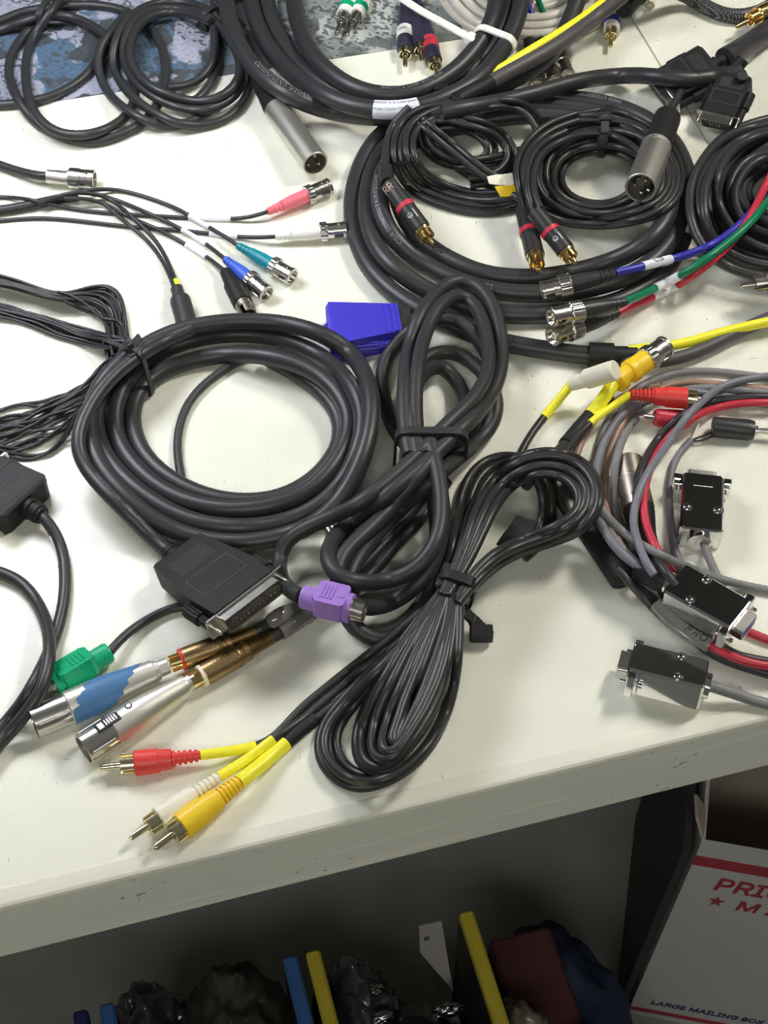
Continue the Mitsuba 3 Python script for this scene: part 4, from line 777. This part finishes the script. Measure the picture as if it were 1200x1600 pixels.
# fine wire hank over the left side of the big coil
th = thing('wire_hank', 'hank of fine black wires tied in the middle at the left edge of the bench', 'cable')
cable(th, 'strand', lerp_band('-30,424 20,436 60,450 100,458 135,450 168,446 182,452 193,478 198,515 205,548', '-30,443 20,450 60,462 100,470 128,474 150,486 164,508 168,530 168,560 172,580', 17, 2, .2)
      + lerp_band('-30,470 30,482 70,495 120,510 165,521 205,530', '-30,490 30,502 70,518 110,532 165,544 205,541', 11, 3, .2)
      + lerp_band('216,524 195,545 165,566 130,598 100,614 60,628 30,632 -30,652', '226,540 205,565 170,600 140,640 105,668 70,690 30,704 -30,712', 18, 4, .22) + [np.array(parse('200,560 160,610 125,650 108,675 88,700 55,712 20,708 -30,696')[0]), np.array(parse('196,556 160,600 122,646 100,680 78,705 45,718 10,712 -30,702')[0]), np.array(parse('100,470 128,484 150,492 166,505 172,530 176,556')[0]), np.array(parse('90,456 112,462 140,480 165,500 186,500 196,530')[0])], 2.1, 'rubber', n=8, step=.0026, cap=.03)
cable(th, 'strand_end', ['196,550 206,540 214,531', '198,553 209,545 219,533', '200,556 211,549 222,538', '202,558 213,552 221,546', '198,548 210,538 218,529'], 2.4, 'rubber', n=8, step=.002)
tie(th, (185, 552), (14, -12), 9.5, 8, 20, bsdf='rubber', width=3, thick=1.2)

# cables at the left edge
th = thing('display_cable', 'black cable with a ribbed two row plug cut by the left edge', 'cable')
p = dsub(th, (66, 806), (-34, 742), 40, 15, boot=.22, neck=.96, lift=False, screw_r=4, screw_len=30)
q = cable(th, 'cord', '-40,1186 0,1140 34,1098 62,1050 84,1000 98,950 102,905 98,866 84,830 66,806' + p.end(), 7.2)[0]
ia, ib = sorted((near(q, (80, 832)), near(q, (97, 888)))); put(th + '__label', patch(q, ia, ib, .0037, 150, 215) if proj(q[ia:ia+1])[0][1] > 860 else patch(q, ia, ib, .0037, -35, 30), 'label_white', 40)
cable(th, 'second_cord', '-40,884 0,895 34,912 60,945 75,985 77,1025 68,1068 48,1104 10,1150 -40,1200', 7.4)

# two microphone adapters with gold plugs
def adapter(th, base, tip, tape=False, name='adapter', **kw):
    p = Plug(th, base, tip, 9.6, name=name, **kw); L = p.L; R = 9.6
    p.add(None, lathe([(0, 2.5), (0, 4.6), (L * .07, 4.6), (L * .075, 5.6), (L * .10, 5.8), (L * .105, 6.6), (L * .16, 6.9), (L * .42, R * .93), (L * .55, R), (L * .74, R), (L * .745, R * .95), (L * .75, R * .95)], 36), 'satin_nickel', 'silver microphone adapter')
    p.add('nose', cat(pipe(L * .74, L, R * .80, R * .95, 36), lathe([(L * .75, .2), (L * .75, R * .78), (L * .93, R * .78), (L * .93, .2)], 30)), 'nickel')
    p.add('slot', cat([at(bbox(L * .2, 1.2, .5, .1), L * .87, R * .93 * math.cos(k), R * .93 * math.sin(k)) for k in (2.4, .5)]), 'dark_nickel')
    if not tape:
        z = R * .99
        p.add('latch', cat(bbox(L * .20, 6.0, 1.0, .2, (L * .76, 0, z - .25))), 'socket_black'); p.add('latch_button', cat([bbox(1.1, 4.4, 1.4, .3, (L * (.69 + .022 * k), 0, z + .15)) for k in range(5)] + [bbox(L * .045, 4.2, 1.0, .2, (L * .82, 0, z - .05))]), 'nickel')
        s = lathe([(0, .2), (0, 2.0), (.5, 2.0), (.5, .2)], 16); s.apply_transform(trimesh.transformations.rotation_matrix(-math.pi / 2, [0, 1, 0])); p.add('screw_ring', cat(at(s, L * .56, -1.5, R - .25)), 'socket_black')
        s2 = lathe([(0, .2), (0, 1.3), (.6, 1.3), (.6, .2)], 14); s2.apply_transform(trimesh.transformations.rotation_matrix(-math.pi / 2, [0, 1, 0])); p.add('screw', cat(at(s2, L * .56, -1.5, R - .1)), 'satin_nickel')
    else:
        g = []
        for k in range(40):
            a0 = -70 + 6.0 * k; w = a0 / 90; lo = L * (.40 - .18 * w + .015 * math.sin(k * 1.3)); hi = L * (.78 - .18 * w + .02 * math.sin(k * .9 + 1) + .012 * math.sin(k * 2.7))
            hi = min(hi, L * .735); lo = max(lo, L * .165)
            r_ = lambda x: 6.9 + (R * .93 - 6.9) * (x / L - .16) / .26 if x < L * .42 else R * (.93 + .07 * min(1, (x / L - .42) / .13))
            g.append(np.array([[x, (r_(x) + .25) * math.cos(math.radians(a0)), (r_(x) + .25) * math.sin(math.radians(a0))] for x in np.linspace(lo, hi, 10)]))
        g = np.array(g); n, m = g.shape[:2]; k = np.arange(n * m).reshape(n, m); A, B_, C_, D_ = (x.ravel() for x in (k[:-1, :-1], k[1:, :-1], k[1:, 1:], k[:-1, 1:]))
        f = np.vstack([np.stack([A, B_, C_], 1), np.stack([A, C_, D_], 1)]); v = g.reshape(-1, 3); inn = v * [1, .955, .955]
        p.add('tape', trimesh.Trimesh(np.vstack([v, inn]), np.vstack([f, f[:, ::-1] + len(v)]), process=False), 'tape_blue', 'torn blue tape')
    return p
def knurl_rca(th, base, tip, ring, name='gold_plug', **kw):
    p = Plug(th, base, tip, 6.6, name=name, **kw); L = p.L; R = 6.2
    kn = lambda x, an, r: r * (1 + .035 * np.sin(an * 16 + x * 2.2) * np.sin(an * 16 - x * 2.2) * (x > L * .42) * (x < L * .84))
    xs = [(L * .30, R * .6), (L * .30, R * .93), (L * .36, R * .93), (L * .365, R * .84), (L * .405, R * .84), (L * .41, R * .98)] + [(L * (.42 + .42 * k / 26), R) for k in range(27)] + [(L * .845, R * .98), (L * .85, R * .7)]
    p.add(None, lathe(xs, 64, kn), 'old_gold', 'gold knurled plug')
    sp_ = []
    for k in range(17): x = L * .30 * k / 17; sp_ += [(x, R * .60), (x + L * .004, R * .68), (x + L * .012, R * .68), (x + L * .0165, R * .60)]
    p.add('spring', lathe(sp_, 20), 'old_gold'); p.add('ring', lathe([(L * .845, R * .7), (L * .845, R * 1.04), (L * .88, R * 1.04), (L * .88, R * .7)]), ring)
    p.add('ground_sleeve', cat([arc(L * .87, L, R * .6, R * .78, k * 90 + 10, k * 90 + 80, 7) for k in range(4)]), 'gold'); return p
th = adp = thing('microphone_adapter_cable', 'black twin cable with two silver microphone adapters, one wrapped in blue tape', 'cable')
a1 = adapter(th, (262, 1040), (52, 1130), True, lift=False, zb=9, zt=9.6, roll=15); a2 = adapter(th, (304, 1062), (131, 1172), False, lift=False, zb=9.0, zt=9.6, roll=8)
g1 = knurl_rca(th, (399, 987), (266, 1038), 'red', zb=10, zt=9, lift=False); g2 = knurl_rca(th, (425, 995), (298, 1066), 'cream', zb=10, zt=9.0, lift=False)
qa = cable(th, 'cord', ['690,740 655,790 628,822 600,850 560,890 520,925 480,944 440,960 415,978 399,987' + g1.end(), '698,752 664,802 636,834 612,858 575,900 535,930 495,954 460,974 440,988 425,995' + g2.end()], 7.4)
for q in qa: sleeve(th, 'clear_shrink', q, (426, 972), (474, 950), 9.2, 'clear_shrink')
# ---------------------------------------------------------------- right: grey cords, metal hoods, banana plugs
th = thing('microphone_cable', 'black cable with a bronze coloured microphone plug standing behind the red and black cord', 'cable')
p = xlr_male(th, (1016, 872), (980, 722), 9.6, fr=.5, metal='dark_nickel', lift=False, zb=9.6, zt=9.6, boot_r=.6); p.add('groove', lathe([(p.L * .78, 9.6), (p.L * .783, 9.75), (p.L * .79, 9.75), (p.L * .793, 9.6)]), 'nickel')
cable(th, 'cord', '1240,1056 1180,1036 1115,1006 1072,974 1044,940 1027,905 1016,872' + p.end(), 6)
th = thing('microphone_cable', 'black cable and bronze plug half hidden under the rounded top of the folded cable', 'cable')
p = xlr_male(th, (978, 905), (868, 742), 9.8, fr=.62, metal='dark_nickel', lift=False, boot_r=.85)
cable(th, 'cord', '1240,1064 1180,1046 1120,1024 1078,992 1042,958 1008,928 978,905' + p.end(), 6.2)

th = thing('copper_wire', 'clear jacketed copper speaker wire among the grey cords', 'cable')
cable(th, None, ['1240,612 1190,607 1130,601 1080,597 1035,606 998,630 972,662 955,700 946,740 945,785 958,830 985,872 1020,905', '895,730 905,700 918,672 935,648 958,628 990,612 1030,604'], 4.6, 'copper_jacket')
gr = thing('serial_cable', 'grey cord running from the right edge round to the chrome hood with the blue cover', 'cable')
ph2 = metal_hood(gr, (1046, 912), (1170, 982), 31, 17, None, 'insert_blue', zb=22, zt=24, lift=False, roll=0, plate=False)
ph2.add('strain_relief', lathe([(-21, 5), (-20.4, 7.4), (-13, 8.0), (-6, 7.8), (-3, 6.6), (0, 6)]), 'plastic_black'); obs_add(np.linspace(ph2.pt(-.38), ph2.pt(0), 6), .0066, 'plug:' + gr)
sr_ = proj(ph2.pt(-.36)[None])[0]
cable(gr, 'cord', ['1240,596 1180,588 1120,581 1060,583 1012,598 975,624 948,662 934,705 930,750 936,795 955,835 980,866 %.0f,%.0f@%.1f' % (sr_[0], sr_[1], (ph2.pt(-.36)[2] - TZ) * 1e3),
                   '1240,620 1180,612 1110,606 1060,611 1020,630 990,658 970,694 960,735 960,780 970,822 990,855', '890,700 905,672 925,645 955,620'], 5.0, 'grey_jacket')
th = thing('lilac_cable', 'lilac grey cord in the middle of the bunch beside the folded cable', 'cable')
cable(th, None, ['1240,640 1180,628 1110,616 1050,612 1005,625 970,650 945,688 932,730 930,775 940,820 962,855 985,877 1010,892'], 5.4, 'lilac_jacket', ignore=('plug:' + gr,))
th = thing('red_banana_plug', 'red banana plug lying under the red phono plug', 'plug')
p = Plug(th, (1078, 655), (997, 651), 5.6, lift=True); L = p.L; p.add(None, lathe([(0, 3), (.5, 5), (2, 5.6), (L * .62, 5.6), (L * .68, 4.8), (L * .68, 3)]), 'red_wire'); p.add('pin', lathe([(L * .67, 2.4), (L * .71, 2.6), (L * .72, 1.5), (L * .8, 1.6), (L * .88, 2.1), (L * .96, 1.6), (L, .6)], 16), 'nickel')
p6 = thing('banana_lead', 'thin grey cord splitting into two bare wires at a black banana plug', 'cable')
p = Plug(p6, (1112, 667), (1222, 676), 6.6, lift=False); L = p.L
p.add(None, lathe([(0, 4), (.4, 6), (1.5, 6.6), (L * .52, 6.6), (L * .60, 5.8), (L * .61, 3)], 10), 'rubber_gloss', 'black banana plug'); p.add('pin', lathe([(L * .60, 2.8), (L * .65, 3.0), (L * .66, 1.6), (L * .76, 1.8), (L * .85, 2.2), (L * .95, 1.6), (L, .6)], 16), 'nickel')
q = cable(p6, 'cord', '1092,925 1072,900 1058,870 1050,835 1046,795 1046,755 1054,722 1068,700 1080,688', 4.6, 'lilac_jacket')[0]; ze = (q[-1][2] - TZ) * 1e3
cable(p6, 'wire', f'1078,690@{ze:.1f} 1092,682@{ze + 1:.1f} 1102,681@6 1118,673@6', 1.3, 'rubber', n=8, free=True); cable(p6, 'wire', f'1079,690@{ze:.1f} 1095,689@3 1108,686@4 1119,677@5', 1.3, 'rubber', n=8, free=True); cable(p6, 'white_wire', f'1080,688@{ze:.1f} 1085,678@4 1092,662@6', 1.3, 'white', n=8, free=True)
th = thing('power_cable', 'red and black twin cord curving past the chrome hoods', 'cable')
cable(th, 'black_wire', ['1240,621 1190,620 1140,623 1092,634 1050,662 1016,703 998,748 995,795 1006,838 1030,880 1056,915', '966,890 1000,928 1040,968 1080,997 1120,1013 1160,1026 1240,1040'], 5.0, 'rubber')
qn = cable(th, 'red_wire', ['1240,630 1190,629 1145,632 1100,644 1058,671 1026,710 1009,755 1006,800 1018,842 1042,882 1068,915', '1026,944 1046,966 1085,996 1120,1014 1160,1032 1240,1046', '1240,1010 1200,1000 1165,985'], 5.0, 'red_wire')
sleeve(th, 'clear_shrink', qn[1], (1026, 944), (1110, 1012), 8.4, 'clear_shrink'); print_on(th, 'clear_shrink__print', qn[1], (1066, 985), 'PRO', 5, 4.3, 'print_black', phi=95)
h1 = thing('serial_cable', 'grey cord with an upright chrome hood, its cable hole facing the front edge', 'cable')
p = metal_hood(h1, (1093, 846), (1096, 742), 32, 18, lift=False, zb=9, zt=9)
cable(h1, 'cord', '1146,955 1132,925 1118,895 1106,868 1096,838' + p.end(), 5.0, 'grey_jacket')
h3 = thing('serial_cable', 'grey cord with a chrome hood lying nearest the bench edge', 'cable')
p = metal_hood(h3, (1106, 1072), (966, 1038), 31, 18, lift=False, zb=11, zt=11, roll=16, plate=False)
cable(h3, 'cord', '1380,1052 1300,1082 1250,1098 1205,1101 1165,1090 1135,1080 1106,1071' + p.end(), 6.2, 'grey_jacket')
th = thing('serial_cable', 'grey cord crossing over the red and black cord to the right edge', 'cable')
cable(th, None, '905,745 925,775 948,806 978,835 1015,858 1060,880 1105,898 1150,912 1240,930', 5.0, 'grey_jacket')
th = thing('lilac_cable', 'lilac grey cord crossing above the red plug and the red and black cord', 'cable')
cable(th, None, '1240,584 1200,588 1160,594 1125,606 1094,630 1068,658 1046,690 1022,724 1003,757 992,792 990,822 998,850 1008,876 1022,898', 5.0, 'lilac_jacket', ignore=('plug:' + gr,))

# ---------------------------------------------------------------- folded grey-black cable in the middle (figure of eight)
th = kv2 = thing('folded_cable', 'thick black cable folded in a figure eight, purple plug at its lower end', 'cable')
cable(th, 'cord', [
    '690,722 640,748 595,778 560,805 530,835 516,868 524,898 556,912 600,908 642,892 672,862 688,820 688,775 678,740 664,712 650,680',
    '655,712 622,680 604,640 597,595 604,560 628,528 660,505 695,497 728,510 754,540 770,578 772,620 755,655 715,690 682,715 640,760 600,800 570,845 545,890 536,935 548,975 580,992 620,982 655,950 676,905 684,850 680,790 674,735 668,700 664,682',
    '662,712 640,660 640,610 652,572 680,552 712,552 742,570 766,598 776,632 766,668 735,700 700,728 660,765 615,805 575,850 548,895 540,945 560,985 595,1000 632,985 664,945 684,895 692,840 690,780 682,735 676,704 672,684',
    '652,712 644,660 646,612 660,584 685,572 708,588 725,618 727,645 712,672 690,700 660,735 630,770 590,815 552,850 528,885 534,925 562,948 604,945 650,915 680,872 690,820 688,765 678,712 668,686',
    '640,712 632,660 632,600 640,540 655,496 682,458 712,438 742,444 766,470 780,510 784,555 776,600 752,640 716,675 684,706 640,745 590,785 545,818 517,848 513,880 532,902 570,910 615,905 655,884 682,845 690,795 684,740 672,696'],
    9.4, 'rubber_soft', step=.0035, cap=.042)
pp = minidin(th, (470, 932), (570, 956), 'purple', 8.2, name='purple_plug', label='purple round plug', roll=-12, own=True)
cable(th, 'lead', '656,712 650,660 650,600 658,545 674,500 698,468 722,462 744,480 758,515 764,555 758,592 735,628 702,660 668,694 632,730 590,765 552,792 512,810 470,829 445,850 436,880 440,908 455,924 470,932' + pp.end(), 9.0, 'rubber_soft', step=.0035, cap=.042)
tie(th, (654, 714), (0, 10), 23, 19, 19, bsdf='rubber', width=5, thick=1.8, head=40)
th = thing('small_plug', 'small silver ended plug just showing behind the lower fold', 'plug'); boot_sleeve(th, 'body', (530, 850), (511, 822), 4.5, 'nickel', zb=8, zt=14, lift=False)

# ---------------------------------------------------------------- folded thin cable with coloured phono plugs
th = av = thing('phono_cable', 'thin black triple cable folded and tied, with red, white and yellow plugs at both ends', 'cable')
py = bnc(th, (958, 600), (1040, 541), 'yellow', 8.4, fr=(.62, .74), rib_n=0, boot_r=.86, name='yellow_plug', label='yellow bayonet plug', zb=18, zt=20, lift=False)
py.add('boot_ring', cat([lathe([(py.L * x, 6.4), (py.L * x + .2, 7.7), (py.L * (x + .10), 7.7), (py.L * (x + .11), 6.4)]) for x in (.06, .30)]), 'yellow')
pw = Plug(th, (893, 600), (962, 578), 6.6, name='white_plug', lift=True); L = pw.L; pw.add(None, lathe([(0, 2.2), (.4, 4.6), (L * .3, 5.0), (L * .36, 6.4), (L * .9, 6.6), (L - .5, 6.4), (L, 5.6), (L, .5)]), 'cream', 'cream plug with its tip hidden')
pr_ = rca(th, (984, 616), (1096, 624), 'red', 6.8, 'pale_gold', fr=(.34, .80, .93), rib_n=6, boot_r=.62, name='red_plug', label='red phono plug', zb=17, zt=17, lift=False)
q1 = cable(th, 'lead', '775,790 795,748 812,712 828,682 850,652 872,626 893,600' + pw.end(), 5.0, 'rubber_gloss')[0]; sleeve(th, 'yellow_sleeve', q1, (850, 652), (893, 602), 5.8, 'lemon')
q2 = cable(th, 'lead', '820,760 850,728 880,698 905,668 930,640 958,600' + py.end(), 7.0, 'rubber_gloss')[0]; sleeve(th, 'yellow_sleeve', q2, (924, 650), (956, 602), 8.6, 'lemon'); sleeve(th, 'heat_shrink', q2, (884, 694), (922, 653), 9.0, 'plastic_black')
q3 = cable(th, 'lead', '850,742 880,710 900,686 920,663 950,640 984,616' + pr_.end(), 4.2, 'rubber_gloss')[0]; sleeve(th, 'yellow_sleeve', q3, (921, 662), (982, 618), 4.8, 'lemon')
r1 = rca(th, (313, 1180), (154, 1200), 'red', 6.8, 'pale_gold', fr=(.28, .65, .78), rib_n=5, boot_r=.58, name='red_plug', label='red phono plug', lift=False, zb=7, zt=7)
r2 = rca(th, (342, 1214), (202, 1311), 'cream', 6.6, 'pale_gold', fr=(.30, .68, .80), rib_n=6, boot_r=.58, name='white_plug', label='white phono plug', lift=False, zb=7, zt=7)
r3 = rca(th, (374, 1222), (240, 1327), 'yellow', 7.6, 'pale_gold', fr=(.26, .68, .78), rib_n=6, boot_r=.66, name='yellow_plug', label='yellow phono plug', lift=False, zb=9.5, zt=7.6)
qo = cable(th, 'lead', ['690,930 650,962 605,1000 560,1034 515,1070 470,1108 440,1140 415,1160 370,1172 313,1180' + r1.end(), '694,935 656,975 612,1012 566,1046 520,1084 474,1122 424,1158 384,1188 342,1214' + r2.end(),
                          '700,940 664,985 620,1024 575,1060 530,1096 484,1130 446,1162 412,1192 374,1222' + r3.end()], 4.8, 'rubber_gloss')
sleeve(th, 'yellow_sleeve', qo[0], (314, 1180), (400, 1166), 5.6, 'lemon'); sleeve(th, 'yellow_sleeve', qo[1], (342, 1213), (424, 1157), 5.8, 'lemon'); sleeve(th, 'yellow_sleeve', qo[2], (374, 1220), (447, 1161), 8.0, 'lemon'); sleeve(th, 'heat_shrink', qo[2], (449, 1159), (490, 1126), 7.6, 'plastic_black')
lob = []
outer_lo = ['700,930 655,975 606,1022 560,1068 520,1112 500,1150 500,1184 518,1212 552,1230 592,1226 632,1206 668,1172 692,1130 707,1080 712,1030 714,980 712,930', '706,930 664,985 618,1032 574,1078 538,1122 524,1156 532,1186 556,1208 590,1212 626,1194 658,1160 682,1118 698,1070 706,1020 708,970 706,930', '700,930 650,985 598,1040 548,1092 512,1136 506,1170 522,1200 556,1220 594,1220 634,1200 670,1164 696,1120 710,1070 716,1020 718,930']
cable(th, 'fold', outer_lo[:2] + lerp_band('690,925 645,980 610,1030 582,1080 563,1125 556,1160 562,1190 580,1206 604,1203 628,1180 655,1145 680,1105 697,1060 706,1010 712,960 712,925', '700,925 680,985 662,1035 645,1080 630,1120 620,1150 612,1166 611,1172 616,1168 628,1148 646,1114 664,1072 682,1022 697,972 703,925', 9, 12, .04) + outer_lo[2:], 5.5, 'rubber_gloss', step=.0035, cap=.032)
up_a = '690,930 712,880 726,830 740,790 760,752 790,724 830,708 872,706 908,720 932,748 938,785 926,815 898,836 860,850 820,862 780,882 745,912 715,945'
up_b = '700,930 732,880 756,830 774,792 796,764 822,746 852,740 880,746 900,762 906,784 896,804 872,820 838,834 800,848 768,868 738,898 716,935'
cable(th, 'fold', ['690,920 703,872 712,820 722,770 740,735 768,716 800,712 830,722 852,748 862,785 860,820 846,848 820,872', '698,920 716,870 728,820 736,775 752,742 780,724 808,722 832,738 846,768 848,805 838,838 812,866'] + lerp_band(up_a, up_b, 6, 21, .05, True) , 5.5, 'rubber_gloss', step=.0035, cap=.034)
tie(th, (690, 925), (10, -22), 15, 15, 15, width=6, thick=1.8, head=None)
bt_ = bbox(17, 9.5, 2.2, .5); q0 = P([(699, 900)], .034)[0]; dd = P([(712, 868)], .034)[0] - q0; dd /= np.linalg.norm(dd); y_ = np.cross([0, 0, 1], dd); y_ /= np.linalg.norm(y_); Mh = np.eye(4); Mh[:3, 0], Mh[:3, 1], Mh[:3, 2], Mh[:3, 3] = dd, y_, np.cross(dd, y_), q0
bt_.apply_scale(1e-3); bt_.apply_transform(Mh); put(th + '__cable_tie__strap_end', bt_, 'rubber_soft')
put(th + '__cable_tie__strap_end', strap(drape_free('722,950@20 738,968@10 752,982@6 764,993@7'), 7, 2.2), 'plastic_black'); hb = bbox(13, 9, 7, .8); hb.apply_scale(1e-3); hb.apply_translation(P([(752, 990)], .006)[0]); put(th + '__cable_tie__head', hb, 'plastic_black')
put(th + '__cable_tie__strap_end', strap(drape_free('790,860@16 802,842@20 815,825@22 822,812@20'), 13, 2.0), 'plastic_black')
